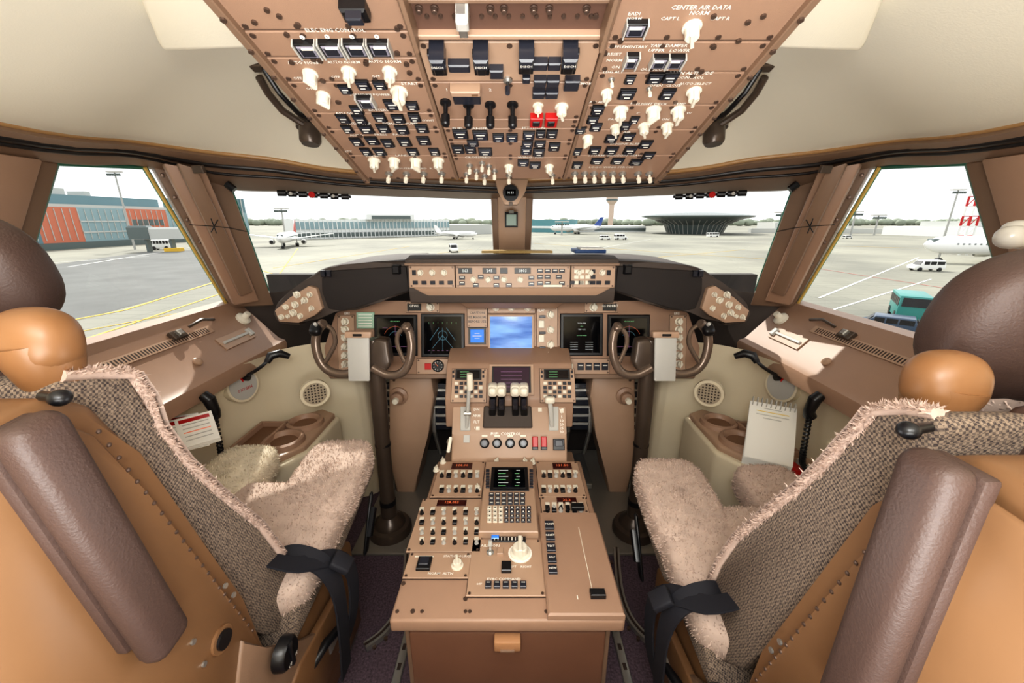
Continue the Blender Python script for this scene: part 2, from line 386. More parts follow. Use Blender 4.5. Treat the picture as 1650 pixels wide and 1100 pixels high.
for k in range(13):
    w=k/12; r=[]
    for p in U:
        yS=max(min(p.y-.35,.75),-1.0) if p.y>-.9 else -1.0
        z=p.z+(1.70-p.z)*math.sin(w*math.pi/2)
        r.append(V((p.x*(1-w),p.y+(yS-p.y)*w**1.2,z)))
    rows.append(r)
b.grid(rows,CR)
for s_ in (0,1):
    q=[OH.p(425,105,-.02),T(262,92,.70),T(200,-60,.56),OH.p(300,-60,-.02)]
    if s_: q=[V((-p.x,p.y,p.z)) for p in q]
    b.bev(q,V((0,0,.12)),CR,.015,3)
b.fin()
b=B('trim_1',angle=50)
mid=[(a*.45+c*.55)+V((0,0,-.0)) for a,c in zip(U,Lw)]
inn=[p+V((-.015 if p.x>0 else .015,-.015,-.012)) for p in U]
b.grid([U,inn,[m+V((0,-.012,-.004)) for m in mid],Lw,[p+V((.05*(1 if p.x>0 else -1),.05,.0)) for p in Lw]],BRD)
RAIL=mat('rail_black','1E1A1A',.4)
b.tube([p*.75+q*.25+V((0,-.022,-.008)) for p,q in zip(U,Lw)],.0085,RAIL,8)
b.tube([p*.5+q*.5+V((0,-.016,-.006)) for p,q in zip(U,Lw)],.005,RAIL,8)
b.tube([p+V((0,-.006,.002)) for p in U],.007,mat('gold_trim','A07C52',.35),8)
b.fin()
# ---------------------------------------------------------------- WINDSHIELD FRAMES
b=B('window_frame_1')
tp=T(822,318,1.64); bt=T(822,420,1.80)
for (w,dy,m) in ((.088,0,BRD),(.06,-.02,BRL)):
    b.bev([V((-w,tp.y+dy,tp.z+.02)),V((w,tp.y+dy,tp.z+.02)),V((w*.93,bt.y+dy,bt.z-.05)),V((-w*.93,bt.y+dy,bt.z-.05))],V((0,.04,.0)),m,.006,2)
SEAL=mat('window_seal','3C7A66',.5); SEALY=mat('seal_yellow','C8A85C',.5)
A0=V((-1.03,.985,1.36)); A1=V((-1.12,.79,.88))
for fl in (False,True):
    b2=B('window_post',flip=fl)
    P0,P1,P2,P3=T(243,262,1.14),T(372,300,1.35),T(442,492,1.60),T(372,495,1.53)
    out=V((-.05,.05,.0))
    b2.bev([P0,P1,P2,P3],out,BRD,.006,2)
    q=[T(262,262,1.10),T(332,275,1.18),T(418,485,1.52),T(378,492,1.47)]
    b2.bev(q,V((-.03,.03,0)),BR,.006,2)
    q=[T(285,262,1.085),T(318,272,1.12),T(408,470,1.46),T(388,478,1.44)]
    b2.bev(q,V((-.02,.02,0)),BRD,.004,2)
    b2.bev([A0,V((-1.02,.80,1.36)),V((-1.09,.58,.88)),A1],V((-.05,.0,0)),BRD,.006,2)
    b2.bev([A0+V((.02,-.05,0)),V((-1.0,.82,1.36)),V((-1.06,.62,.88)),A1+V((.03,-.06,0))],V((-.03,.0,0)),BR,.006,2)
    b2.box(frame(T(322,272,1.12),(1,0,0),(0,-1,-.3)),.03,.02,.012,COL)
    for i in range(6):
        pp=T(262+i*20,282+i*36,1.12+.065*i); b2.lathe(frame(pp,(0,1,0),(1,-.8,0)),[(.006,0),(.005,.004),(.0001,.005)],SCR,8)
    W=[A0+V((-.0,0,0)),T(240,270,1.14),T(371,492,1.54),V((-1.115,.80,.905))]
    W=[p+V((-.012,.0,0)) for p in W]
    b2.tube(W[:]+[W[0]],.008,SEAL,6); b2.tube([W[1]+V((.01,-.012,0)),W[2]+V((.01,-.012,0))],.005,SEALY,6)
    D=[T(372,304,1.36),T(432,468,1.63)]
    b2.tube(D,.006,SEAL,6)
    b2.fin()
b.fin()
gl=bpy.data.materials.new('window_glass'); gl.use_nodes=True; nt=gl.node_tree
for n in list(nt.nodes): nt.nodes.remove(n)
o=nt.nodes.new('ShaderNodeOutputMaterial'); mx=nt.nodes.new('ShaderNodeMixShader'); tr=nt.nodes.new('ShaderNodeBsdfTransparent'); gs=nt.nodes.new('ShaderNodeBsdfGlossy')
tr.inputs[0].default_value=(.97,.985,.98,1); gs.inputs['Roughness'].default_value=.02; mx.inputs[0].default_value=.03
nt.links.new(tr.outputs[0],mx.inputs[1]); nt.links.new(gs.outputs[0],mx.inputs[2]); nt.links.new(mx.outputs[0],o.inputs[0])
k=1
for fl in (False,True):
    b=B('window_%d'%k,flip=fl); b.add([T(372,300,1.37),T(790,318,1.68),V((-.085,1.86,1.04)),T(428,475,1.66)],[(0,1,2,3)],gl); b.fin(); k+=1
    b=B('window_%d'%k,flip=fl); b.add([A0+V((-.015,0,0)),T(240,264,1.15),T(373,494,1.55),A1+V((-.015,0,0))],[(0,1,2,3)],gl); b.fin(); k+=1
for fl in (False,True):
    b=B('sun_visor_bracket',flip=fl)
    for i in range(7):
        p=T(454+i*17,311+i*1.0,1.36+.02*i); b.cyl(frame(p,(0,0,1),(1,.35,0)),.010,-.013,.013,BK,12)
        if i==3: b.cyl(frame(p+V((0,-.008,.0)),(0,0,1),(0,-1,0)),.011,0,.006,RED,12)
        if i in (1,5): b.cyl(frame(p+V((0,-.006,.0)),(0,0,1),(0,-1,0)),.006,0,.006,LG,12)
    b.tube([T(448,311,1.38),T(565,317,1.5)],.005,BK,8)
    b.tube([T(365,296,1.30),T(378,306,1.31)],.012,BK,8)
    b.fin()
for fl in (False,True):
    b=B('escape_cord',flip=fl); b.tube([T(305,362,1.14),T(340,364,1.18),T(370,367,1.22),T(398,373,1.26)],.0014,BK,6)
    b.tube([T(340,352,1.17),T(349,376,1.19)],.0016,BK,6); b.tube([T(351,354,1.17),T(340,374,1.19)],.0016,BK,6); b.fin()
b=B('standby_compass')
q=[T(797,288,1.3),T(852,288,1.3),T(847,308,1.3),T(835,330,1.3),T(812,330,1.3),T(802,308,1.3)]
b.bev(q,V((0,.08,0)),BRL,.006,2)
M=frame(T(823,311,1.295),(1,0,0),(0,-1,.1)); b.cyl(M,.026,-.01,.004,BK,20); b.box(M,.034,.020,.006,SCN)
b.text(M,'N 33',.010,SYM,z=.0066); b.box(M,.012,.012,.004,COL,c=(0,-.034))
b.fin()
b=B('placard_card'); M=frame(T(824,354,1.60),(1,0,0),(0,-1,.2)); b.box(M,.052,.060,.006,BK); b.box(M,.040,.044,.0075,mat('card_green','9FB3AA',.5),c=(0,-.002)); b.box(M,.02,.012,.01,MET,c=(0,.03)); b.fin()

# ---------------------------------------------------------------- FLOOR, WALLS, SILL LEDGE, SIDEWALLS
b=B('floor'); b.aabb((-1.3,-1.05,-.05),(1.3,2.2,0),FLR); b.fin()
b=B('wall_rear'); b.aabb((-1.3,-1.05,0),(1.3,-1.0,1.8),CRW); b.fin()
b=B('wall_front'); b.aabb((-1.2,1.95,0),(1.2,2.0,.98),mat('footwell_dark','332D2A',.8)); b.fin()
for fl,nm in ((False,'left'),(True,'right')):
    b=B('wall_'+nm,flip=fl,angle=50)
    b.add([V((-1.04,.80,1.37)),V((-1.04,-1.0,1.37)),V((-1.12,-1.0,.88)),V((-1.10,.60,.88))],[(0,1,2,3)],CRW)
    b.add([V((-1.13,-1,.9)),V((-1.13,1.6,.9)),V((-1.13,1.6,0)),V((-1.13,-1,0))],[(0,1,2,3)],CRW)
    b.add([V((-1.13,1.6,.94)),V((-.99,1.70,.94)),V((-.99,1.99,.94)),V((-.99,1.99,0)),V((-.99,1.6,0)),V((-1.13,1.6,0))],[(0,1,2,3,4,5)],DG)
    pth=[(-.985,-1),(-.985,.6),(-.985,1.1),(-.97,1.28),(-.92,1.42),(-.82,1.52),(-.70,1.56),(-.66,1.58),(-.635,1.64),(-.63,1.95)]
    P=subd([V((x,y,0)) for x,y in pth],5); rows=[]
    for z,o in ((.76,.04),(.72,.02),(.66,-.01),(.55,0),(.42,.02),(.2,.03),(0,.03)):
        rows.append([V((p.x+o*(1 if p.y<1.4 else .3),p.y,z)) for p in P])
    b.grid(rows,CRW)
    b.fin()
    b=B('window_ledge',flip=fl,angle=40)
    prof=[(-1.13,.935),(-1.085,.93),(-1.075,.905),(-.955,.775),(-.93,.765),(-.925,.75),(-.93,.715),(-.96,.70),(-1.0,.70)]
    ys=[-1.0,.0,.7,1.0,1.3,1.46,1.56]
    b.grid([[V((x,y,z)) for x,z in prof] for y in ys],BR)
    e=[V((x,1.56,z)) for x,z in prof]; b.add(e,[tuple(range(len(e)))],BR)
    b.bev([T(372,494,1.53),V((-1.10,.79,.90)),V((-1.10,.79,.885)),T(372,508,1.52)],V((-.05,0,0)),BRL,.004,1)
    n=V((.73,0,.68)).normalized()
    M=frame(V((-1.045,1.02,.8725))+n*.002,(0,1,0),n); b.box(M,.62,.028,.003,BRL)
    for i in range(60): b.box(M,.004,.018,.0036,GAP,c=(-.29+i*.0098,0),ins=0)
    M=frame(V((-1.0,1.38,.824))+n*.001,(0,1,0),n); b.box(M,.16,.05,.004,BRL); b.box(M,.14,.010,.010,LG); b.box(M,.02,.03,.014,LG,c=(.07,0))
    M=frame(V((-.985,1.17,.81))+n*.001,(0,1,0),n); b.lathe(M,[(.0001,0),(.014,0),(.014,.005),(.007,.010),(.0001,.010)],BRL,16)
    M=frame(V((-1.04,1.49,.868)),(0,1,0),n); b.lathe(M,[(.026,0),(.026,.010),(.013,.018),(.011,.036),(.0001,.036)],KN,16)
    M=frame(V((-1.055,1.2,.885)),(0,1,0),n); b.box(M,.05,.03,.014,COL); b.box(M,.02,.02,.025,MET)
    b.tube([V((-1.06,1.26,.9)),V((-1.045,1.30,.915)),V((-1.05,1.36,.90))],.005,COL,8)
    b.fin()
    b=B('side_console',flip=fl)
    plan=[(-.975,-.2),(-.93,-.2),(-.92,1.0),(-.76,1.10),(-.70,1.20),(-.70,1.46),(-.78,1.50),(-.93,1.36),(-.975,1.25)]
    b.bev([V((x,y,0)) for x,y in plan],V((0,0,.47)),CRW,.012,3)
    pl2=[(-.975,.5),(-.94,.5),(-.93,1.02),(-.775,1.12),(-.715,1.21),(-.715,1.45),(-.785,1.49),(-.93,1.35),(-.975,1.25)]
    b.bev([V((x,y,.465)) for x,y in pl2],V((0,0,.025)),BRL,.008,3)
    CU=mat('cup_recess','7A5840',.5)
    for x,y,r in ((-.79,1.36,.05),(-.80,1.23,.052)):
        b.lathe(frame(V((x,y,.488)),(1,0,0),(0,0,1)),[(r+.018,0),(r+.014,.016),(r+.004,.020),(r-.002,.014),(r-.006,.004),(.0001,.003)],BR,24)
        b.cyl(frame(V((x,y,.489)),(1,0,0),(0,0,1)),r-.008,0,.003,CU,24)
    M=frame(V((-.895,1.24,.489)),(0,1,0),(0,0,1))
    for c,w,h in (((0,.045),.2,.01),((0,-.045),.2,.01),((.1,0),.01,.1),((-.1,0),.01,.1)): b.box(M,w,h,.022,BR,c=c)
    b.box(M,.19,.08,.003,CU)
    M=frame(V((-.90,1.06,.489)),(0,1,0),(0,0,1)); b.box(M,.12,.09,.006,BR)
    for i in (-1,0,1): b.lathe(M@Matrix.Translation((i*.035,.015,0)),[(.010,.006),(.009,.02),(.0001,.02)],LG,12)
    b.box(M,.05,.03,.02,RED if fl else BK,c=(0,-.025))
    b.fin()
    WPn=Plane(T(507,632,1.52),(.55,-.83,.05))
    b=B('wall_speaker',flip=fl); M,s_=WPn.at(507,632,.0); M.translation=M.translation+WPn.z*.012
    b.cyl(M,.052,-.02,.004,CRW,32); b.cyl(M,.042,.0,.005,mat('speaker_mesh','A89A84',.6),32)
    for i in range(7):
        for j in range(7):
            x,y=(i-3)*.011,(j-3)*.011
            if x*x+y*y<.0015: b.cyl(M@Matrix.Translation((x,y,0)),.0035,.005,.0056,GAP,6)
    b.fin()
    b=B('oxygen_mask_stowage',flip=fl)
    M=frame(T(390,620,1.40),(.25,.97,0),(.95,-.28,.1)); b.cyl(M,.060,-.02,.006,CRW,32); b.cyl(M,.052,.006,.008,LG,32)
    b.prism([M@V(p) for p in ((-.01,.03,.009),(.01,.03,.009),(.0,.01,.009))],M.to_3x3()@V((0,0,.001)),RED)
    if not fl: b.text(M@Matrix.Translation((0,-.015,0)),'OXYGEN',.014,RED,z=.009)
    b.fin()
    b=B('map_light',flip=fl)
    b.tube(subd([T(396,606,1.40),T(410,598,1.38),T(424,588,1.38),T(436,575,1.39)]),.006,BK,8)
    b.tube([T(430,584,1.38),T(436,573,1.385),T(450,569,1.40),T(466,574,1.42)],[.010,.015,.015,.010],BK,12)
    b.cyl(frame(T(396,606,1.405),(0,1,0),(1,0,0)),.016,-.03,.01,BK,16)
    b.fin()
    b=B('handset',flip=fl)
    b.tube([V((-.925,1.09,.735)),V((-.91,1.09,.72)),V((-.905,1.095,.68)),V((-.915,1.10,.66))],[.015,.018,.015,.018],BK,12)
    path=subd([V((-.905,1.09,.67)),V((-.88,1.05,.56)),V((-.875,1.03,.53)),V((-.89,1.0,.52)),V((-.92,.96,.53))],80)
    hel=[p+V((math.cos(i*.9)*.007,math.sin(i*.9)*.007,math.sin(i*.9)*.004)) for i,p in enumerate(path)]
    b.tube(hel,.003,BK,5); b.fin()
b=B('checklist_papers')
for i,(dx,rz) in enumerate(((0,0),(16,.15),(-12,-.12))):
    for kk in range(4):
        M=frame(T(302+dx,696-abs(dx)*.3,1.10+i*.012)+V((0,0,-.003*kk)),(.9,.5+rz,.25),(.45,-.45,1)); b.box(M,.085,.10,.002,PAP)
        if kk: continue
        b.box(M,.07,.012,.0026,RED,c=(0,.036),ins=0)
        for j in range(5): b.box(M,.06,.003,.0024,AMB if j==2 else LG,c=(0,.022-j*.013),ins=0)
        if i==2: b.box(M,.03,.03,.003,mat('yellow_tag','E0B840',.6),c=(.02,-.02))
b.fin()
b=B('spiral_notebook')
M=frame(T(1243,693,1.26),(1,-.45,-.12),(-.30,-.55,.85))
for kk in range(6):
    # each page bends over its own length
    rows=[]
    for j in range(9):
        s_=j/8; y=.095-.19*s_; z=-.004*kk-.030*(s_**2)*(1+.25*kk)
        rows.append([M@V((x,y,z)) for x in (-.065,-.03,.0,.03,.065)])
    b.grid(rows,PAP)
for i in range(10):
    c=M@V((-.058+i*.013,.095,.002)); ya=M.to_3x3()@V((0,1,0)); za=M.to_3x3()@V((0,0,1))
    b.tube([c+ya*math.cos(a)*.014+za*math.sin(a)*.016 for a in [j*math.pi/5 for j in range(11)]],.0016,LG,5)
for j in range(4): b.box(M,.09 if j%3 else .05,.0025,.0006,mat('highlight_yellow','E4C860',.6) if j==1 else LG,c=(0,.075-j*.012),ins=0)
b.fin()
b=B('headset_bag')
for i in range(5): b.sup(frame(T(1632+i*7,382-(i%2)*8,.62+.01*i),(1,.3*i,0),(.2*i,.1,1)),.022,.018,.018,mat('clear_plastic','C8C4BC',.2),.9,.8,14,8)
b.fin()

# ---------------------------------------------------------------- MAIN INSTRUMENT PANEL
IP=Plane((0,1.51,.775),(0,-.97,.24))
b=B('instrument_panel')
poly=[(528,606),(522,560),(540,505),(575,484),(1075,484),(1110,505),(1128,560),(1122,606)]
b.bev(IP.poly(poly),-IP.z*.04,BR,.004,2)
b.bev(IP.poly([(528,602),(1122,602),(1118,610),(532,610)],.004),-IP.z*.03,BRD,.003,1)
def screen(x0,y0,x1,y1,m=SCN,bez=BK,bw=5):
    px,py=(x0+x1)/2,(y0+y1)/2
    M,W,H=IP.rect(px,py,x1-x0,y1-y0); k=IP.at(px,py)[1]
    b.box(M,W,H,.010,bez,ins=.004); b.box(M,W-2*bw*k,H-2*bw*k,.0112,m,ins=.0005)
    return M,W-2*bw*k,H-2*bw*k
def lines(M,segs,m,w=.0008,z=.0118):
    for (x0,y0,x1,y1) in segs:
        d=V((x1-x0,y1-y0,0)); c=V(((x0+x1)/2,(y0+y1)/2,z)); a=math.atan2(d.y,d.x)
        b.box(M@Matrix.Translation(c)@Matrix.Rotation(a,4,'Z'),d.length,w,.0002,m,ins=0)
def arc(M,cx,cy,r,a0,a1,m,n=18,w=.0008):
    P=[(cx+r*math.cos(math.radians(a0+(a1-a0)*i/n)),cy+r*math.sin(math.radians(a0+(a1-a0)*i/n))) for i in range(n+1)]
    lines(M,[(P[i][0],P[i][1],P[i+1][0],P[i+1][1]) for i in range(n)],m,w)
for x0,x1 in ((604,673),(978,1046)):
    M,W,H=screen(x0,507,x1,573); arc(M,0,-.01,.045,20,160,AMB); arc(M,0,-.01,.025,20,160,CYA); lines(M,[(-.05,-.045,.05,-.045),(0,-.05,0,.04),(-.05,.03,-.03,.03)],MAG)
    b.text(M@Matrix.Translation((0,.055,0)),'HDG 342 MAG',.006,GRN,z=.012)
M,W,H=screen(679,505,749,575)
lines(M,[(0,-.06,0,.03),(-.04,-.05,0,0),(.04,-.05,0,0),(-.05,-.02,-.015,.03),(.05,-.02,.015,.03)],CYA)
for i in range(-3,4): lines(M,[(i*.018,.045,i*.018,.052)],GRN); lines(M,[(i*.018-.004,-.06,i*.018+.004,-.06)],MAG)
arc(M,0,.0,.018,0,360,CYA)
M,W,H=screen(902,505,971,573)
for j,(a,c) in enumerate((('TOTAL FUEL',0),('43.6',1),('TEMP +12C',0),('',0),('DOORS OPEN',1))):
    if a: b.text(M@Matrix.Translation((0,.045-j*.012,0)),a,.006,SYM if c!=1 else GRN,z=.012)
for xx in (-.03,.03):
    for j in range(4): lines(M,[(xx-.015,-.03-j*.009,xx+.015,-.03-j*.009)],SYM)
M,W,H=screen(786,506,861,578,LCD,BRL,4)
btn(b,IP,769,541,28,27,BK,.006); btn(b,IP,769,541,22,21,BLUE,.0068); lines(IP.at(769,541)[0],[(-.018,0,.018,0),(-.01,.01,.01,.01),(-.01,-.01,.01,-.01)],SYM,.002,.007)
plate(b,IP,753,494,785,527,BRL)
for j,s_ in enumerate(('CAUTION','SEE MANUAL','BEFORE USE')): txt(b,IP,769,504+j*7,s_,4,BK)
plate(b,IP,865,494,898,580,BRL)
for j,y in enumerate((507,531,555)): knob(b,IP,887,y,5.5,lift=.003)
txt(b,IP,872,500,'FLAP',4)
for x,y in ((872,522),(872,545),(884,573)): btn(b,IP,x,y,9,12,KN,.012,.003)
knob(b,IP,884,573,7,lift=.003)
for y in (510,536,560): btn(b,IP,874,y,10,4,BKG,.006,.003)
for sx in (0,1):
    X=lambda x:1650-x if sx else x
    M=plate(b,IP,min(X(545),X(572)),508,max(X(545),X(572)),600,BRL)
    for y in (518,531,544,558,572,586): knob(b,IP,X(557),y,5.5,lift=.003)
    plate(b,IP,min(X(655),X(708)),486,max(X(655),X(708)),503,BRL); btn(b,IP,X(668),495,22,11,BK,.006,.003); txt(b,IP,X(668),493,'GS INHIBIT' if sx else 'GPWS',4,lift=.0095); knob(b,IP,X(694),495,6,lift=.003)
    txt(b,IP,X(560),505,'EFIS',4)
plate(b,IP,786,487,862,504,BRL)
for x in (799,824,850): knob(b,IP,x,496,5,lift=.003)
btn(b,IP,590,516,28,26,mat('chart_green','9FBDA8',.6),.012)
for j in range(5): btn(b,IP,590,507+j*4.5,22,1,WHT,.0125,ins=0)
plate(b,IP,672,578,752,602,BRL); M,k_=IP.at(706,589,.003); b.lathe(M,[(.024,0),(.024,.006),(.021,.009),(.0205,.006),(.0001,.006)],BK,24)
for a in range(10): b.box(M@Matrix.Rotation(a*.628,4,'Z'),.0016,.005,.0065,WHT,c=(0,.016),ins=0)
b.box(M@Matrix.Rotation(.8,4,'Z'),.0014,.016,.0068,AMB,c=(0,.006),ins=0)
btn(b,IP,690,590,10,10,RED,.006,.003); btn(b,IP,730,590,16,12,BRD,.008,.003); knob(b,IP,744,590,4,lift=.003)
plate(b,IP,900,578,982,602,BRL)
for i in range(4): btn(b,IP,935+i*13,590,10,11,BKG,.008,.003); btn(b,IP,935+i*13,588,7,1.2,WHT,.0085,.003,ins=0)
for x in (910,920): btn(b,IP,x,590,6,9,KN,.012,.003)
b.fin()

# ---------------------------------------------------------------- GLARESHIELD
b=B('glareshield')
GP=Plane((0,1.46,1.0),(0,-1,0))
left=[(600,422),(552,426),(530,429),(512,436),(490,452),(465,470),(445,487),(438,505),(446,522),(482,526),(512,508),(538,503),(575,500),(610,488),(660,470),(662,420)]
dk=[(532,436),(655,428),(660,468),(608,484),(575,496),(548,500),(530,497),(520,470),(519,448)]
for P in (left,mir(left)):
    q=GP.poly(P); b.bev(q,V((0,.38,.0)),DG,.014,3)
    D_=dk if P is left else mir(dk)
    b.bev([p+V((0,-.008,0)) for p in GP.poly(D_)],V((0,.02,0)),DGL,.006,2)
    W1=[(443,500),(468,479),(498,460),(510,464),(520,497),(508,508),(482,520),(450,518)]
    if P is not left: W1=mir(W1)
    GE=Plane((0,1.445,1.0),(0,-1,0)); b.bev(GE.poly(W1,.004),V((0,.03,0)),BRL,.004,2)
    for x,y,r in ((480,474,5),(462,494,4),(477,490,5),(492,483,5),(474,503,5),(455,510,4),(465,509,3),(500,474,4),(485,508,4),(503,496,4)):
        x=x if P is left else 1650-x
        knob(b,GE,x,y,r,lift=.004,tall=1.1)
    for x in (523,532): btn(b,GP,x if P is left else 1650-x,440,7,10,BKG,.018)
    btn(b,GP,641 if P is left else 1009,433,12,14,BK,.03)
MP=Plane((0,1.42,1.043),(0,-.995,.08))
prof=[(1.40,1.085),(1.40,1.105),(1.48,1.112),(1.84,1.09),(1.84,1.0),(1.50,.93),(1.43,.945),(1.425,.99),(1.425,1.08)]
b.bev([V((-.372,y,z)) for y,z in prof],V((.744,0,0)),DG,.004,2)
b.bev([V((-.375,1.404,1.083)),V((.375,1.404,1.083)),V((.375,1.404,1.092)),V((-.375,1.404,1.092))],V((0,-.006,0)),BRD,.002,1)
q=[V((-.36,1.415,1.005)),V((.36,1.415,1.005)),V((.30,1.43,.965)),V((-.30,1.43,.965))]; b.bev(q,V((0,.04,0)),BRL,.006,2)
b.bev([V((-.22,1.425,.968)),V((.22,1.425,.968)),V((.17,1.49,.91)),V((-.17,1.49,.91))],V((0,.03,0)),BR,.006,2)
for x0,x1 in ((660,733),(735,918),(920,990)): plate(b,MP,x0,428,x1,463,BRL,.006)
l6=.006
for sx in (0,1):
    X=lambda x:1648-x if sx else x
    for x in (678,697,716): knob(b,MP,X(x),439,4.5,KN,l6)
    for x in (670,684,698,712,726): btn(b,MP,X(x),455,8,6,BKG,.004,l6)
    btn(b,MP,X(668),439,6,8,BKG,.004,l6)
for x,w,s_ in ((750,22,'163'),(789,22,'245'),(842,26,'1803'),(812,12,'')):
    btn(b,MP,x,436,w,9,BK,.004,l6)
    if s_: txt(b,MP,x,436,s_,5,SYM,l6+.0042)
for x in (763,787,838,812): knob(b,MP,x,450,4.6,KN,l6)
for x,y in ((745,447),(745,456),(767,459),(800,459),(820,459),(775,446),(800,447),(856,447),(856,457),(870,436),(870,446),(870,456),(882,436),(882,446),(894,436),(900,446),(882,456),(905,456),(905,436)):
    btn(b,MP,x,y,9,6,BKG,.005,l6); btn(b,MP,x,y-1,6,1,WHT,.0052,l6,ins=0)
btn(b,MP,890,460,30,4,KN,.006,l6)
for i in range(4):
    for j in range(3): btn(b,MP,928+i*9,437+j*9,7,6,KN if i<3 else BKG,.004,l6)
b.fin()
b=B('blue_binder'); b.aabb((.24,1.55,1.113),(.36,1.66,1.127),mat('binder_blue','2A4F88',.5),.003); b.aabb((.26,1.545,1.127),(.35,1.65,1.133),PAP); b.fin()
b=B('folded_chart'); b.aabb((-.12,1.60,1.110),(.16,1.68,1.118),mat('chart_tan','C8A868',.6)); b.fin()

# ---------------------------------------------------------------- FOOTWELL + RUDDER PEDALS
b=B('kick_panel')
FP=Plane((0,1.58,.4),(0,-1,0))
P=[(626,600),(694,600),(700,640),(690,700),(672,770),(668,800),(640,800),(628,740)]
for Q in (P,mir(P)): b.bev(FP.poly(Q),V((0,.25,0)),BRL,.01,2)
for x in (643,1007):
    M,k_=FP.at(x,637); b.lathe(M,[(.04,0),(.04,.01),(.026,.016),(.026,.04),(.016,.05),(.0001,.05)],BR,24); b.lathe(M,[(.014,.045),(.012,.065),(.0001,.065)],KN,16)
for x in (635,1015):
    M,k_=FP.at(x,612); b.cyl(M,.006,0,.004,SCR,10)
b.aabb((-.62,1.52,.655),(.62,1.85,.70),BRD,.005)
b.fin()
for sx in (-1,1):
    for xx in (.31,.59):
        b=B('rudder_pedal'); x=sx*xx; y=1.66
        for dx in (-.05,.05): b.tube([V((x+dx,y+.1,.60)),V((x+dx,y,.42)),V((x+dx,y-.02,.30)),V((x+dx,y+.08,.12))],.010,MET,8)
        b.bev([V((x-.055,y-.01,.30)),V((x+.055,y-.01,.30)),V((x+.055,y+.02,.52)),V((x-.055,y+.02,.52))],V((0,.02,0)),BKG,.004,2)
        for j in range(5): b.bev([V((x-.05,y-.014+j*.005,.33+j*.04)),V((x+.05,y-.014+j*.005,.33+j*.04)),V((x+.05,y-.011+j*.005,.342+j*.04)),V((x-.05,y-.011+j*.005,.342+j*.04))],V((0,-.006,0)),MET,.001,1)
        b.aabb((x-.07 if xx<.4 else x-.035,y-.06,.012),(x+.07 if xx<.4 else x+.035,y+.2,.04),MET,.004)
        b.fin()
b=B('floor_plate')
for s_ in (-1,1): b.aabb((min(s_*.26,s_*.62),1.22,.0),(max(s_*.26,s_*.62),1.94,.012),mat('floor_metal','8C867E',.35,metal=.4),.003)
b.fin()

# ---------------------------------------------------------------- AISLE STAND
b=B('centre_pedestal')
PT=Plane((0,.9,.42),(0,0,1))
cx=-.01
b.bev([V((cx-.235,.67,0)),V((cx+.235,.67,0)),V((cx+.235,1.30,0)),V((cx-.235,1.30,0))],V((0,0,.41)),BRD,.006,2)
b.bev([V((cx-.253,.635,.385)),V((cx+.253,.635,.385)),V((cx+.253,1.225,.385)),V((cx-.253,1.225,.385))],V((0,0,.034)),BR,.007,3)
b.bev([V((cx-.218,.645,.02)),V((cx+.218,.645,.02)),V((cx+.218,.645,.37)),V((cx-.218,.645,.37))],V((0,.03,0)),mat('pedestal_rear','6C4C3B',.45,var=.06),.008,2)
b.bev([V((cx-.029,.622,.345)),V((cx+.029,.622,.345)),V((cx+.029,.622,.372)),V((cx-.029,.622,.372))],V((0,.025,0)),mat('latch_tan','B08460',.4),.004,2)
b.box(frame(V((cx,.622,.352)),(1,0,0),(0,-1,0)),.03,.005,.004,BRD)
def plt4(x0,x1,y0,y1,m=BRL,d=.005): return plate(b,PT,x0,y0,x1,y1,m,d)
P5=.005
plt4(702,779,744,800); plt4(669,778,803,886); plt4(655,757,892,932); plt4(757,875,868,958)
plt4(866,937,744,800); plt4(872,946,802,828)
M,W,H=PT.rect(927,903,106,158); b.box(M,W,H,.016,BR,ins=.004)
M,W,H=PT.rect(820,802,84,112); b.box(M,W,H,.022,BRL,ins=.003)
Lc=.022
btn(b,PT,821,781,60,38,BK,.004,Lc); btn(b,PT,821,781,50,32,SCN,.005,Lc)
for j in range(6):
    for i,w in ((-12,12),(12,7)) if j%2 else ((-10,16),(14,6)): btn(b,PT,821+i,769+j*5,w,.9,GRN if j%2 else SYM,.0055,Lc,ins=0)
for j in range(6):
    for x in (786,856): btn(b,PT,x,768+j*5.3,6,3.4,BKG,.004,Lc)
for j in range(3):
    for i in range(6): btn(b,PT,792+i*10,807+j*7,8,5,BKG,.004,Lc); btn(b,PT,792+i*10,807+j*7,5,1,WHT,.0043,Lc,ins=0)
for j in range(4):
    for i in range(8): btn(b,PT,789+i*9,829+j*7,6.5,5,KN if i<3 else BKG,.004,Lc); btn(b,PT,789+i*9,829+j*7,2,2,BK if i<3 else WHT,.0043,Lc,ins=0)
def radio(x0,x1,y0,y1,s_,red=AMB):
    mx_=(x0+x1)/2
    btn(b,PT,mx_+4,y0+9,(x1-x0)*.45,9,mat('seg_window','3A1210',.2),.003,P5); txt(b,PT,mx_+4,y0+9,s_,5.5,red,P5+.0034)
    rows=max(2,int((y1-y0-20)/13))
    for j in range(rows):
        yy=y0+24+j*(y1-y0-30)/max(1,rows-1)
        n=6
        for i in range(n):
            xx=x0+8+i*(x1-x0-16)/(n-1)
            btn(b,PT,xx,yy-5.5,7,4,KN,.004,P5)
            if (i+j)%3==0: knob(b,PT,xx,yy+1.5,3.4,BK,P5,tall=1.2)
            elif (i+j)%3==1: btn(b,PT,xx,yy+1,7,6,BK,.007,P5)
            else: knob(b,PT,xx,yy+1.5,3.2,LG,P5,tall=1.4)
radio(704,777,744,798,'118.00'); radio(672,776,804,882,'128.055'); radio(868,935,744,798,'121.50'); radio(874,944,800,826,'25.2')
for x,y in ((714,747),(703,760),(770,790),(846,748),(800,748),(858,748)): knob(b,PT,x,y,4.5,KN,P5)
btn(b,PT,798,868,12,8,BLUE,.006,P5)
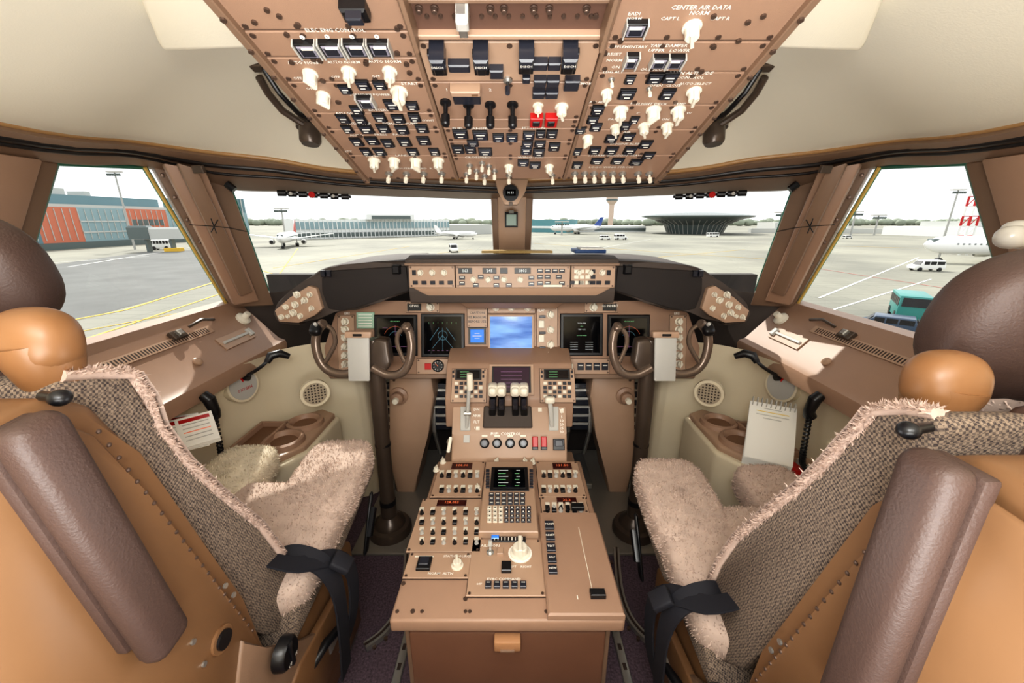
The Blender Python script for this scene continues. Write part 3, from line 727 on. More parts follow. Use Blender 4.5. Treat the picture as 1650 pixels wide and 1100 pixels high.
knob(b,PT,838,894,15,KN,P5,rot=0,tall=.9); M,k_=PT.at(838,894,P5); b.lathe(M,[(19*k_,0),(19*k_,.002),(.0001,.002)],WHT,24)
knob(b,PT,737,914,9,KN,P5,tall=1); btn(b,PT,684,912,22,20,BK,.008,P5); btn(b,PT,684,910,15,13,BKG,.011,P5)
btn(b,PT,684,899,30,2,KN,.001,P5,ins=0)
toggle(b,PT,790,893,4,LG,5,P5); btn(b,PT,820,872,54,8,BK,.004,P5)
for i in range(9): btn(b,PT,797+i*5.6,872,1.2,5,WHT,.0046,P5,ins=0)
btn(b,PT,816,918,16,16,BK,.010,P5); btn(b,PT,806,893,10,10,BRL,.008,P5)
for i in range(5): btn(b,PT,787+i*14,946,10,10,BKG,.007,P5); btn(b,PT,787+i*14,944,6,1,WHT,.0073,P5,ins=0)
for x,y,s_,z in ((790,882,'AILERON',5.5),(845,864,'RUDDER TRIM',5),(812,936,'EVAC COMMAND',5),(772,944,'OFF',4),(737,899,'STATIC SOURCE',4.5),(838,916,'LEFT    RIGHT',4.5),(710,927,'NORM  ALTN',5),(940,975,'STAB TRIM',5)): txt(b,PT,x,y,s_,z,lift=P5+.0006)
for i,s_ in enumerate(('PRINT','RESET','TEST','SELF','NEW')):
    y=855+i*18; btn(b,PT,885+i*1.3,y,14,13,BKG,.006,.016); txt(b,PT,885+i*1.3,y,s_,4,lift=.0225)
btn(b,PT,962,968,24,12,BK,.012,.016); btn(b,PT,930,826,20,8,BK,.012,.016)
txt(b,PT,930,972,'1',8,lift=.017)
b.box(PT.at(930,903,.016)[0]@Matrix.Translation((.018,0,0)),.0015,.19,.0006,KN,ins=0)
for x in (640,680,750,757,880,900,985,990):
    M,k_=PT.at(x,985,0); b.cyl(M,.004,0,.002,SCR,8)
for x,y in ((665,985),(750,965),(900,985),(757,910),(650,940)): M,k_=PT.at(x,y,0); b.cyl(M,.005,0,.0025,SCR,8)
prof=[(1.216,.0),(1.216,.43),(1.262,.505),(1.335,.595),(1.41,.71),(1.50,.74),(1.60,.72),(1.60,0)]
b.bev([V((cx-.205,y,z)) for y,z in prof],V((.41,0,0)),BRL,.008,2)
prof2=[(1.315,.50),(1.325,.61),(1.402,.722),(1.52,.76),(1.52,.50)]
b.bev([V((cx-.235,y,z)) for y,z in prof2],V((.47,0,0)),BR,.006,2)
FQ=Plane((0,1.239,.4675),(0,-(.505-.43),.046))
for x in (781,801,822,843):
    M,k_=FQ.at(x,714,.002); b.lathe(M,[(.017,0),(.017,.004),(.013,.006),(.012,.02),(.0001,.02)],BK,18)
    b.lathe(M,[(.009,.018),(.0085,.024),(.0001,.024)],BKG,12)
    btn(b,FQ,x,702,9,3,KN,.002,.001,ins=0)
for x in (862,876): btn(b,FQ,x,713,9,20,RED,.018,.002); btn(b,FQ,x,722,9,5,BK,.02,.002)
btn(b,FQ,900,716,18,18,BK,.012,.002); btn(b,FQ,900,714,13,10,BKG,.015,.002); txt(b,FQ,815,699,'FUEL CONTROL',5,lift=.002)
btn(b,FQ,752,707,10,12,LG,.003,.002)
QU=Plane((0,1.30,.55),(0,-(.595-.505),.073))
b.bev(QU.poly([(778,690),(858,690),(856,655),(780,655)],.001),QU.z*.012,DG,.004,1)
for x in (750,892): b.bev(QU.poly([(x-8,694),(x+8,694),(x+8,655),(x-8,655)],.001),QU.z*.004,LG,.002,1)
for x,y in ((752,662),(905,662),(770,690),(870,660)): btn(b,QU,x,y,6,6,KN,.002,.001)
for i,s_ in enumerate(('UP','1','5','10','20','25','30')): txt(b,QU,905,660+i*6,s_,4.5,lift=.003)
for i,s_ in enumerate(('DN','ARM','FLT','UP')): txt(b,QU,768,660+i*10,s_,4.5,lift=.003)
CD=Plane((0,1.363,.665),(0,-(.722-.61),.077))
for xc in (755,897):
    plate(b,CD,xc-27,594,xc+29,648,BRL,.006)
    btn(b,CD,xc,604,42,17,BK,.004,.006); btn(b,CD,xc,604,36,13,SCN,.005,.006)
    for j in range(3): btn(b,CD,xc-6,600+j*4,14,.6,GRN,.0053,.006,ins=0)
    for j in range(4):
        for i in range(6): btn(b,CD,xc-19+i*7.8,618+j*7,5.5,4.8,BKG if (i+j)%3 else KN,.004,.006)
    for j in range(2):
        for s2 in (-1,1): btn(b,CD,xc+s2*24,600+j*7,3,4,BKG,.004,.006)
btn(b,CD,824,612,72,50,BRL,.010); btn(b,CD,824,612,63,43,BK,.011); btn(b,CD,824,612,58,39,SCP,.012)
for j in range(5): btn(b,CD,824,600+j*6,34,.4,MAG,.0122,ins=0)
b.fin()
b=B('throttle_levers')
for i,x in enumerate((794,808,830,844)):
    bpt=QU.p(x-1+(i>1)*2,676,-.01); tip=T(x,632,1.345)
    q=[bpt+V((-.013,.0,0)),bpt+V((.013,0,0)),tip+V((.012,0,0)),tip+V((-.012,0,0))]
    b.bev(q,V((0,.035,.02)),BK,.005,2)
    b.bev([p+V((0,-.006,-.004)) for p in [bpt*.55+tip*.45+V((-.009,0,0)),bpt*.55+tip*.45+V((.009,0,0)),tip+V((.009,0,-.02)),tip+V((-.009,0,-.02))]],V((0,.01,.0)),BKG,.003,2)
    M=frame(tip+V((0,.006,.008)),(1,0,0),(0,0,1)); b.sup(M,.0165,.022,.021,KN,.5,.5,16,10)
    b.sup(M@Matrix.Translation((0,-.022,.004)),.013,.012,.013,KN,.6,.6,12,8)
b.fin()
b=B('speedbrake_lever'); p0=QU.p(752,690,0); p1=T(757,606,1.36)
b.tube([p0,p0*.4+p1*.6,p1],[.006,.007,.007],LG,10); b.tube([p1+V((0,0,-.05)),p1+V((0,0,-.03)),p1+V((0,0,.01))],[.010,.012,.010],KN,12); b.tube([p0*.7+p1*.3+V((-.012,0,0)),p0*.7+p1*.3+V((.012,0,0))],.008,MET,8); b.fin()
b=B('flap_lever'); p0=QU.p(890,692,0); p1=T(886,644,1.40)
b.bev([p0+V((-.008,0,0)),p0+V((.008,0,0)),p1+V((.008,0,0)),p1+V((-.008,0,0))],V((0,.008,.004)),LG,.003,2)
b.sup(frame(p1,(1,0,0),(0,0,1)),.018,.012,.012,KN,.5,.5,16,8); b.fin()
b=B('stabilizer_trim_lever'); b.tube([QU.p(722,712,.0),T(726,706,1.34),T(722,728,1.34)],.006,KN,8); b.fin()

# ---------------------------------------------------------------- CONTROL COLUMNS
for fl in (False,True):
    b=B('control_column',flip=fl)
    X=-.50
    M=frame(V((X,1.34,0)),(1,0,0),(0,0,1))
    b.lathe(M,[(.0001,0),(.085,0),(.085,.03),(.078,.045),(.062,.05),(.058,.062),(.045,.075),(.034,.09),(.0001,.09)],COL,32)
    b.tube([V((X,1.34,.06)),V((X,1.345,.2)),V((X,1.355,.45)),V((X,1.365,.62)),V((X,1.37,.72)),V((X,1.375,.79)),V((X,1.375,.825))],[.033,.028,.028,.030,.032,.032,.026],COL,20)
    b.tube([V((X,1.342,.14)),V((X,1.343,.16))],.032,BK,20); b.tube([V((X,1.355,.40)),V((X,1.356,.41))],.030,BK,20)
    HC=Plane((0,1.345,.8),(0,-1,.15))
    b.bev(HC.poly([(575,590),(590,556),(604,545),(624,548),(630,585),(622,600),(580,602)]),V((0,.05,0)),COL,.012,3)
    def hp(x,y,l=.0): return HC.p(x,y,l)
    Lh=[hp(590,590),hp(560,602),hp(532,598),hp(516,582),hp(509,558),hp(510,538),hp(516,526),hp(524,519,.01)]
    Rh=[hp(600,592),hp(625,604),hp(648,600),hp(660,580),hp(663,557),hp(661,540),hp(657,530),hp(651,523,.01)]
    for H_ in (Lh,Rh): b.tube(subd(H_,4),[.016]*4+[.0155]*(len(subd(H_,4))-10)+[.016,.017,.017,.017,.016,.013],YOK,14)
    b.tube(subd([hp(524,523),hp(536,532),hp(540,552),hp(532,570),hp(524,583)],4),.008,YOK,10)
    b.tube(subd([hp(651,527),hp(642,537),hp(640,552),hp(646,570),hp(652,583)],4),.008,YOK,10)
    b.sup(frame(hp(513,529,.016),(1,0,0),(0,-.6,.8)),.020,.026,.016,BK,.6,.6,16,10); b.cyl(frame(hp(516,522,.03),(1,0,0),(0,-.8,.6)),.006,0,.010,LG,10)
    b.sup(frame(hp(656,526,.008),(1,0,0),(0,-.6,.8)),.015,.018,.012,YOK,.7,.7,16,10)
    q=HC.poly([(563,540),(598,540),(599,612),(565,612)],.022); b.bev(q,V((0,.012,0)),LG,.004,2)
    q=HC.poly([(560,533),(602,533),(602,543),(560,543)],.028); b.bev(q,V((0,.02,0)),BRL,.004,2)
    b.box(HC.at(581,538,.03)[0],.03,.008,.004,BK)
    b.fin()

# ---------------------------------------------------------------- SEATS
for fl,off in ((False,(0,0,0)),(True,(.07,-.07,-.02))):
    b=B('pilot_seat',flip=fl,off=off,angle=45); O=V(off)
    SP=Plane((-.47+O.x,.5,.8),(1,0,0),(0,1,0))
    if not fl:
        side=[(84,640),(96,610),(150,603),(212,606),(238,645),(252,690),(292,745),(350,800),(415,852),(455,905),(482,950),(500,985),(478,1012),(430,1022),(398,1018),(330,945),(200,795),(110,690)]
        front=[(100,606),(150,602),(212,603),(240,642),(256,688),(296,742),(354,796),(418,847),(460,902),(488,948),(504,984)]
    else:
        side=[(128,690),(142,668),(190,662),(240,665),(262,695),(285,720),(312,750),(360,794),(410,832),(458,872),(486,912),(503,950),(522,985),(520,1030),(500,1062),(455,1078),(412,1045),(345,965),(245,855),(170,765)]
        front=[(142,668),(190,660),(242,662),(266,692),(290,716),(316,746),(364,790),(414,828),(462,868),(490,908),(507,948),(525,984)]
    q=[p-O for p in SP.poly(side)]; b.bev(q,V((-.37,0,0)),TWD,.014,3)
    fp=[SP.p(x,y)-O for x,y in front]
    f0=len(b.f); b.tube([p+V((-.004,.002,0)) for p in fp],.007,FURE,10); b.fur(f0,11000,.0055,FURE)
    rows=[[V((x,p.y+.012+.02*math.sin((x+.47)/-.37*math.pi),p.z)) for x in (-.465,-.5,-.56,-.65,-.74,-.80,-.835)] for p in fp[2:]]
    f0=len(b.f); b.grid(rows,FUR); b.fur(f0,6000,.006,FUR)
    sh=[(.385,1.085),(.42,1.06),(.45,.98),(.54,.64),(.565,.50),(.56,.38),(.50,.30),(.30,.28),(.16,.42),(.15,.62),(.25,.98),(.30,1.08)]
    b.bev([V((-.452,y-.028,z-.015)) for y,z in sh],V((-.40,0,0)),TAN,.014,3)
    st=[(.36,1.05),(.385,1.02),(.415,.93),(.50,.62),(.53,.50),(.535,.40),(.49,.345),(.30,.31),(.18,.45),(.165,.62),(.26,.97),(.30,1.045)]
    b.bev([V((-.448,y-.012,z-.003)) for y,z in st],V((.008,0,0)),TAN,.003,1)
    for i in range(24):
        t=i/23; y=.388+.125*t; z=1.02-.45*t
        b.lathe(frame(V((-.440,y-.012,z)),(0,1,0),(1,0,0)),[(.0028,0),(.0024,.0015),(.0001,.002)],SCR,8)
    M=frame(V((-.440,.442,.63)),(0,1,0),(1,0,0)); b.cyl(M,.020,0,.004,TAN,20); b.cyl(M,.014,.003,.008,BK,20)
    for dy,dz in ((-.04,.05),(-.035,0),(.04,.04),(.03,.07)): b.cyl(frame(V((-.440,.442+dy,.63+dz)),(0,1,0),(1,0,0)),.004,0,.003,MET,10)
    a0,a1=V((-.435,.308,1.072)),V((-.435,.352,.742))
    if fl: a0.y+=.045
    d=(a1-a0).normalized(); yv=V((0,1,0)); yv=(yv-d*yv.dot(d)).normalized()
    q=[a0-yv*.026,a0+yv*.022,a1+yv*.028,a1-yv*.024]; b.bev(q,V((.034,0,0)),LEA,.015,4)
    b.bev([p+V((-.010,0,0)) for p in [a0-yv*.027+d*.006,a0+yv*.020+d*.006,a1+yv*.022-d*.03,a1-yv*.026-d*.03]],V((.016,0,0)),LEA,.005,2)
    b.sup(frame(a0+V((.012,.032,.004)),(1,0,0),(0,0,1)),.009,.009,.008,BK,1,1,12,8)
    b.tube([a0+V((.008,.034,.003)),a0+V((-.02,.045,.0))],.005,BK,10)
    lx,ly,lz=(-.500,.40,1.112) if not fl else (-.540,.47,1.085)
    M=frame(V((lx,ly,lz)),(1,0,0),(.0,.1,1)); b.sup(M,.037,.030,.037,TLEA,.85,.85,32,20)
    b.tube(subd([V((lx,ly,lz)),V((lx+.002,ly,lz-.022)),V((lx+.004,ly,lz-.045)),V((lx+.005,ly,lz-.065)),V((lx+.006,ly,lz-.10))],2),[.034,.033,.031,.028,.025,.022,.020,.019,.019],TLEA,24)
    hc=V((-.735,.51,1.165)) if not fl else V((-.69,.51,1.135))
    M=frame(hc,(1,0.15,0),(0,-.25,1)); b.sup(M,.120,.050,.088 if not fl else .096,LEA,.8,.65,40,24)
    b.tube([V((hc.x,.50,1.1)),V((hc.x,.43,1.0))],.02,MET,10)
    # upper rear cushion of the backrest, dark leather above the shell
    b.bev([V((-.555,.335,1.085)),V((-.85,.335,1.085)),V((-.85,.335,.96)),V((-.555,.335,.96))],V((0,.10,.0)),LEA,.022,4)
    b.bev([V((-.44,.56,.40)),V((-.44,.96,.44)),V((-.44,.99,.50)),V((-.44,.62,.47))],V((-.40,0,0)),TWD,.015,3)
    def lobe(x,y,z,rx,ry,rz,m,tx=.0,n=9000):
        f0=len(b.f); b.sup(frame(V((x,y,z)),(1,0,tx),(0,-.12,1)),rx,ry,rz,m,.4,.45,30,16); b.fur(f0,n,.006,m)
    lobe(-.64,.76,.50,.215,.17,.05,FUR,0,14000)
    lobe(-.515,.95,.53,.095,.155,.045,FUR,.15,12000)
    lobe(-.785,.93,.53,.085,.145,.045,FURL if not fl else FUR,-.1,10000)
    b.bev([V((-.43,.80,.42)),V((-.43,1.08,.475)),V((-.43,1.09,.52)),V((-.43,.80,.49))],V((-.17,0,0)),TWD,.02,3)
    b.bev([V((-.46,.32,.06)),V((-.46,.92,.06)),V((-.46,.92,.36)),V((-.46,.80,.41)),V((-.46,.50,.41)),V((-.46,.32,.30))],V((-.36,0,0)),TAN,.01,2)
    b.bev([V((-.45,.36,.20)),V((-.45,.80,.20)),V((-.45,.80,.34)),V((-.45,.58,.37)),V((-.45,.36,.30))],V((.02,0,0)),TAN,.006,2)
    BKP=Plane((-.435,.5,.5),(1,0,0),(0,1,0))
    b.bev(BKP.poly([(392,1030),(430,1048),(490,1030),(535,1005),(548,1040),(520,1090),(470,1130),(380,1140)]),V((-.012,0,0)),BRD,.004,2)
    kx=frame(V((-.425,.53,.475)),(0,1,0),(1,0,0))
    b.lathe(kx,[(.030,0),(.029,.014),(.024,.020),(.0001,.020)],BK,20)
    b.box(kx,.010,.05,.024,BK)
    if not fl: b.text(kx@Matrix.Translation((.0,-.016,0)),'UP-AFT',.009,WHT,z=.0215)
    b.tube([V((-.44,.62,.30)),V((-.42,.66,.32)),V((-.41,.70,.31))],.01,BK,8)
    b.box(frame(V((-.445,.72,.27)),(0,1,0),(1,0,0)),.08,.03,.02,MET)
    b.bev([V((-.425,.92,.30)),V((-.425,1.02,.44)),V((-.425,1.035,.44)),V((-.425,.95,.30))],V((-.01,0,0)),BK,.004,1)
    b.box(frame(V((-.421,.97,.38)),(0,1,1),(1,0,0)),.08,.02,.012,BK)
    for y in (.36,.86): b.bev([V((-.48,y,-O.z)),V((-.80,y,-O.z)),V((-.80,y,.08)),V((-.48,y,.08))],V((0,.06,0)),MET,.004,1)
    b.ribbon(subd([V((-.50,.66,.56)),V((-.45,.655,.575)),V((-.40,.66,.545)),V((-.375,.66,.48)),V((-.37,.65,.38)),V((-.375,.64,.26))],4),.045,.004,BELT,(0,1,.2))
    b.ribbon(subd([V((-.48,.62,.60)),V((-.43,.63,.575)),V((-.39,.69,.53)),V((-.37,.72,.46)),V((-.37,.70,.36)),V((-.385,.66,.30))],4),.04,.004,BELT,(.1,1,-.3))
    b.bev([V((-.39,.66,.535)),V((-.36,.67,.50)),V((-.36,.71,.50)),V((-.39,.70,.535))],V((.01,0,.012)),BELT,.004,2)
    b.fin()
for s_ in (-1,1):
    b=B('seat_track')
    P=subd([V((s_*.405,1.24,.012)),V((s_*.385,1.14,.012)),V((s_*.372,1.05,.012)),V((s_*.375,.97,.012)),V((s_*.40,.91,.012)),V((s_*.44,.87,.012))],5)
    b.ribbon(P,.022,.018,MET,(1,.01,0)); b.ribbon([p+V((0,0,.010)) for p in P],.006,.004,GAP,(1,.01,0))
    for i in range(0,len(P),3): b.cyl(frame(P[i]+V((s_*-.02,0,-.01)),(1,0,0),(0,0,1)),.006,0,.008,SCR,8)
    b.aabb((min(s_*.31,s_*.335),.50,.0),(max(s_*.31,s_*.335),1.18,.014),MET,.003)
    for i in range(12): b.box(frame(V((s_*.3225,.54+i*.055,.014)),(1,0,0),(0,0,1)),.010,.018,.001,GAP,ins=0)
    b.fin()

# ---------------------------------------------------------------- OUTSIDE
GZ=-7.5
GR=Plane((0,0,GZ),(0,0,1))
gm=bpy.data.materials.new('tarmac'); gm.use_nodes=True; nt=gm.node_tree; N=nt.nodes; L=nt.links; p=N['Principled BSDF']; p.inputs['Roughness'].default_value=.8
tc=N.new('ShaderNodeTexCoord'); n=N.new('ShaderNodeTexNoise'); n.inputs['Scale'].default_value=.035; n.inputs['Detail'].default_value=6; L.new(tc.outputs['Object'],n.inputs['Vector'])
r=N.new('ShaderNodeValToRGB'); r.color_ramp.elements[0].position=.35; r.color_ramp.elements[1].position=.65; r.color_ramp.elements[0].color=hexc('7A796F'); r.color_ramp.elements[1].color=hexc('989688')
L.new(n.outputs['Fac'],r.inputs['Fac'])
br=N.new('ShaderNodeTexBrick'); br.inputs['Scale'].default_value=.14; br.inputs['Mortar Size'].default_value=.008; br.offset=0; br.inputs['Color1'].default_value=(1,1,1,1); br.inputs['Color2'].default_value=(.92,.92,.92,1); br.inputs['Mortar'].default_value=(.7,.7,.7,1)
L.new(tc.outputs['Object'],br.inputs['Vector'])
mx=N.new('ShaderNodeMix'); mx.data_type='RGBA'; mx.blend_type='MULTIPLY'; mx.inputs[0].default_value=1; L.new(r.outputs['Color'],mx.inputs[6]); L.new(br.outputs['Color'],mx.inputs[7]); L.new(mx.outputs[2],p.inputs['Base Color'])
b=B('airport_apron'); b.add([(-1500,-50,GZ),(1500,-50,GZ),(1500,2500,GZ),(-1500,2500,GZ)],[(0,1,2,3)],gm)
YL=mat('line_yellow','D8B040',.7); WL=mat('line_white','E8E8E4',.7); DKT=mat('tarmac_dark','666765',.85,var=.15,vs=.2)
def gline(pts,w,m,z=.03):
    P=[GR.p(x,y)+V((0,0,z)) for x,y in pts]; b.ribbon(P,w,.02,m,(P[-1]-P[0]).cross(V((0,0,1))))
b.add([GR.p(x,y)+V((0,0,.015)) for x,y in ((60,430),(240,405),(310,403),(352,455),(110,520),(60,520))],[(0,1,2,3,4,5)],DKT)
gline([(110,430),(330,395)],.3,WL); gline([(95,520),(200,500),(360,450)],.35,YL); gline([(110,556),(365,470)],.25,YL); gline([(100,540),(365,490)],.15,YL); gline([(60,425),(240,413)],.3,WL)
gline([(400,430),(480,452)],.2,YL); gline([(430,470),(480,400)],.2,YL); gline([(440,432),(660,397)],.2,YL); gline([(560,425),(760,402)],.2,YL)
gline([(860,392),(1240,418)],.2,YL); gline([(900,412),(1050,385),(1250,392)],.2,WL); gline([(1000,420),(1200,402)],.2,YL)
gline([(1320,480),(1480,415)],.25,WL); gline([(1300,430),(1560,470)],.2,mat('line_red','B07068',.7)); gline([(1340,500),(1500,450)],.2,WL); gline([(1480,400),(1300,395)],.3,YL)
b.fin()
def H(px,py): return GR.p(px,py)
CON=mat('bldg_concrete','BCBDB9',.7); ORG=mat('bldg_orange','C4745A',.6); TEA=mat('bldg_teal','64828A',.3); GLT=mat('bldg_glass','8AA2A8',.2); WBL=mat('bldg_white','E4E6E4',.6); DGB=mat('bldg_darkglass','5C6766',.25)
def bframe(p0,p1):
    x=(p1-p0); x.z=0; L_=x.length; M=frame(p0,x,(0,0,1)); return M,L_
def bbox(b,M,x0,x1,y0,y1,z0,z1,m):
    b.box(M@Matrix.Translation(((x0+x1)/2,(y0+y1)/2,z0)),x1-x0,y1-y0,z1-z0,m,ins=0)
b=B('terminal_building')
M,L_=bframe(H(20,407),H(318,388)); hh=13.5
bbox(b,M,0,L_,0,30,0,hh,CON)
for i,(f0,f1,m) in enumerate(((0,.12,TEA),(.12,.30,ORG),(.30,.54,GLT),(.54,.80,ORG),(.80,1,GLT))):
    bbox(b,M,L_*f0,L_*f1,-.4,0,hh*.15,hh*.93,m)
for i in range(30): bbox(b,M,L_*(i/30),L_*(i/30)+.15,-.6,-.35,hh*.2,hh*.9,CON)
for z in (.35,.6): bbox(b,M,L_*.30,L_*.54,-.6,-.3,hh*z,hh*z+.4,CON)
for i in range(6): bbox(b,M,L_*(.57+.035*i),L_*(.57+.035*i)+1.6,-.55,-.35,hh*.5,hh*.66,DGB)
bbox(b,M,0,L_,-.6,-.2,0,hh*.15,DGB); bbox(b,M,L_*.2,L_*.84,4,20,hh,hh+3,TEA); bbox(b,M,L_*.3,L_*.36,6,12,hh+3,hh+5,CON); bbox(b,M,L_*.45,L_*.48,6,12,hh+3,hh+4.5,CON)
M,L_=bframe(H(345,380),H(403,378))
bbox(b,M,0,L_,0,40,0,21,TEA); bbox(b,M,0,L_,-.5,0,2,13,GLT)
for i in range(8): bbox(b,M,L_*i/8,L_*i/8+.5,-.7,-.4,0,21,CON)
M,L_=bframe(H(478,386),H(800,377))
bbox(b,M,0,L_*.7,0,20,0,9,WBL); bbox(b,M,0,L_*.7,-.3,0,4.5,7.8,GLT); bbox(b,M,0,L_*.7,-.3,0,.8,2.8,DGB)
bbox(b,M,L_*.28,L_*.5,-3,10,9,11.5,WBL); bbox(b,M,L_*.3,L_*.48,-3.3,-3,9.2,10.8,DGB); bbox(b,M,L_*.6,L_,5,30,0,6,CON)
for i in range(40): bbox(b,M,L_*.7*i/40,L_*.7*i/40+.3,-.6,-.2,0,9,WBL)
M,L_=bframe(H(855,374),H(912,375)); bbox(b,M,0,L_,0,20,0,9,mat('bldg_teal2','5C8F96',.5)); bbox(b,M,0,L_,-.4,0,3,4.5,WBL)
M,L_=bframe(H(912,374),H(1040,374)); bbox(b,M,0,L_,0,20,0,4.5,WBL)
bbox(b,M,L_*.1,L_*.35,-2,0,0,6,CON); bbox(b,M,L_*.0,L_,-.3,0,1,3,DGB)
M,L_=bframe(H(1205,375),H(1420,376)); bbox(b,M,L_*.2,L_*.5,0,30,0,7,CON); bbox(b,M,L_*.55,L_*.75,0,30,0,11,WBL); bbox(b,M,0,L_,-5,0,0,3.2,CON)
M,L_=bframe(H(1420,378),H(1600,384)); bbox(b,M,0,L_,0,30,0,5,WBL); bbox(b,M,L_*.3,L_*.8,5,30,0,8,CON)
b.fin()
b=B('pavilion_terminal')
c=H(1118,376); M=frame(c,(1,0,0),(0,0,1)); k_=c.y/ (cT+ (550-376)/F*sT)/F
b.lathe(M,[(40*k_,0),(46*k_,14*k_),(60*k_,20*k_),(82*k_,25*k_),(83*k_,27*k_),(60*k_,30*k_),(30*k_,32*k_),(.01,32*k_)],DGB,40)
for i in range(40):
    a=i*math.pi/20; b.tube([M@V((41*k_*math.cos(a),41*k_*math.sin(a),0)),M@V((47*k_*math.cos(a),47*k_*math.sin(a),14*k_)),M@V((61*k_*math.cos(a),61*k_*math.sin(a),20*k_))],.5*k_,LG,4)
b.fin()
b=B('control_tower'); c=H(983,370); k_=c.y/(cT+(550-370)/F*sT)/F; M=frame(c,(1,0,0),(0,0,1))
b.lathe(M,[(4*k_,0),(4*k_,38*k_),(8*k_,43*k_),(9*k_,47*k_),(9*k_,50*k_),(6*k_,52*k_),(.01,52*k_)],mat('tower_pink','C9B4A4',.6),20); b.lathe(M,[(9.2*k_,44*k_),(9.2*k_,46.5*k_)],DGB,20); b.tube([M@V((0,0,52*k_)),M@V((0,0,60*k_))],.5*k_,LG,6); b.fin()
TRE=mat('tree_hazed_green','8C9484',.9,var=.25,vs=.05)  # distance haze mixed into the foliage colour, hence the pale grey-green
b=B('tree_line',angle=80)
for i in range(230):
    px=60+i*6.8+random.uniform(-4,4); D=680+random.uniform(-50,60)
    d0=ray(px,355); p=C+d0*(D/d0.y); r_=random.uniform(4,5.5)
    b.sup(frame(V((p.x,p.y,GZ+r_*1.05)),(1,0,0),(0,0,1)),r_*1.7,r_*1.3,r_*random.uniform(.9,1.25),TRE,1,1,7,5)
b.fin()
def aircraft(px,py,Ln,head,body,tail,name='airliner',span=1.0):
    b=B(name,angle=50); c=H(px,py); M=Matrix.Translation(c)@Matrix.Rotation(head,4,'Z')
    R=Ln*.055; z=R*2.0
    F_=M@Matrix.Translation((0,0,z))@Matrix.Rotation(math.pi/2,4,'Y')
    pr=[(.01,Ln*.5),(R*.45,Ln*.48),(R*.8,Ln*.44),(R,Ln*.38),(R,-Ln*.2),(R*.8,-Ln*.33),(R*.4,-Ln*.45),(R*.12,-Ln*.5),(.01,-Ln*.5)]
    b.lathe(F_,pr,body,20)
    def P(L3): return [M@V(p) for p in L3]
    up=(M.to_3x3()@V((0,0,1)))
    for s_ in (-1,1):
        b.prism(P([(Ln*.12,s_*R*.6,z-R*.5),(-Ln*.06,s_*R*.6,z-R*.5),(-Ln*.14,s_*Ln*.46*span,z+R*.4),(-Ln*.09,s_*Ln*.46*span,z+R*.4)]),up*R*.16,WBL)
        b.prism(P([(-Ln*.38,s_*R*.3,z+R*.3),(-Ln*.47,s_*R*.3,z+R*.3),(-Ln*.5,s_*Ln*.17,z+R*.5),(-Ln*.46,s_*Ln*.17,z+R*.5)]),up*R*.1,body)
        E=M@Matrix.Translation((Ln*.07,s_*Ln*.16,z-R*.95))@Matrix.Rotation(math.pi/2,4,'Y')
        b.lathe(E,[(R*.35,Ln*.05),(R*.5,Ln*.04),(R*.5,-Ln*.01),(R*.25,-Ln*.05),(.01,-Ln*.05)],LG,14); b.cyl(E,R*.4,Ln*.03,Ln*.042,BK,14)
        b.tube(P([(-Ln*.02,s_*R*1.3,z-R*.5),(-Ln*.02,s_*R*1.3,R*.4)]),R*.12,MET,6)
        b.cyl(M@Matrix.Translation((-Ln*.02,s_*R*1.3,R*.35))@Matrix.Rotation(math.pi/2,4,'X'),R*.35,-R*.3,R*.3,BK,12)
        for i in range(22): b.box(M@Matrix.Translation((Ln*(.36-.028*i),s_*R*.99,z+R*.15))@Matrix.Rotation(-s_*math.pi/2,4,'X'),Ln*.008,R*.14,R*.04,DGB)
    b.prism(P([(-Ln*.34,-R*.06,z+R*.7),(-Ln*.48,-R*.06,z+R*.5),(-Ln*.53,-R*.06,z+R*3.3),(-Ln*.47,-R*.06,z+R*3.3)]),M.to_3x3()@V((0,R*.12,0)),tail)
    b.tube(P([(Ln*.4,0,z-R*.6),(Ln*.4,0,R*.3)]),R*.1,MET,6); b.cyl(M@Matrix.Translation((Ln*.4,0,R*.28))@Matrix.Rotation(math.pi/2,4,'X'),R*.28,-R*.25,R*.25,BK,12)
    b.box(M@Matrix.Translation((Ln*.455,0,z+R*.35)),Ln*.03,R*1.0,R*.3,DGB)
    b.fin()
WA=mat('aircraft_white','EDEDED',.3); RT=mat('tail_red','B5483C',.4); BT=mat('tail_blue','2C4E96',.4)
aircraft(468,397,30,-1.25,WA,RT); aircraft(735,385,22,-.3,WA,WA); aircraft(928,377,36,3.4,WA,BT); aircraft(1640,426,34,2.9,WA,WA); aircraft(1330,378,30,.4,WA,BT)
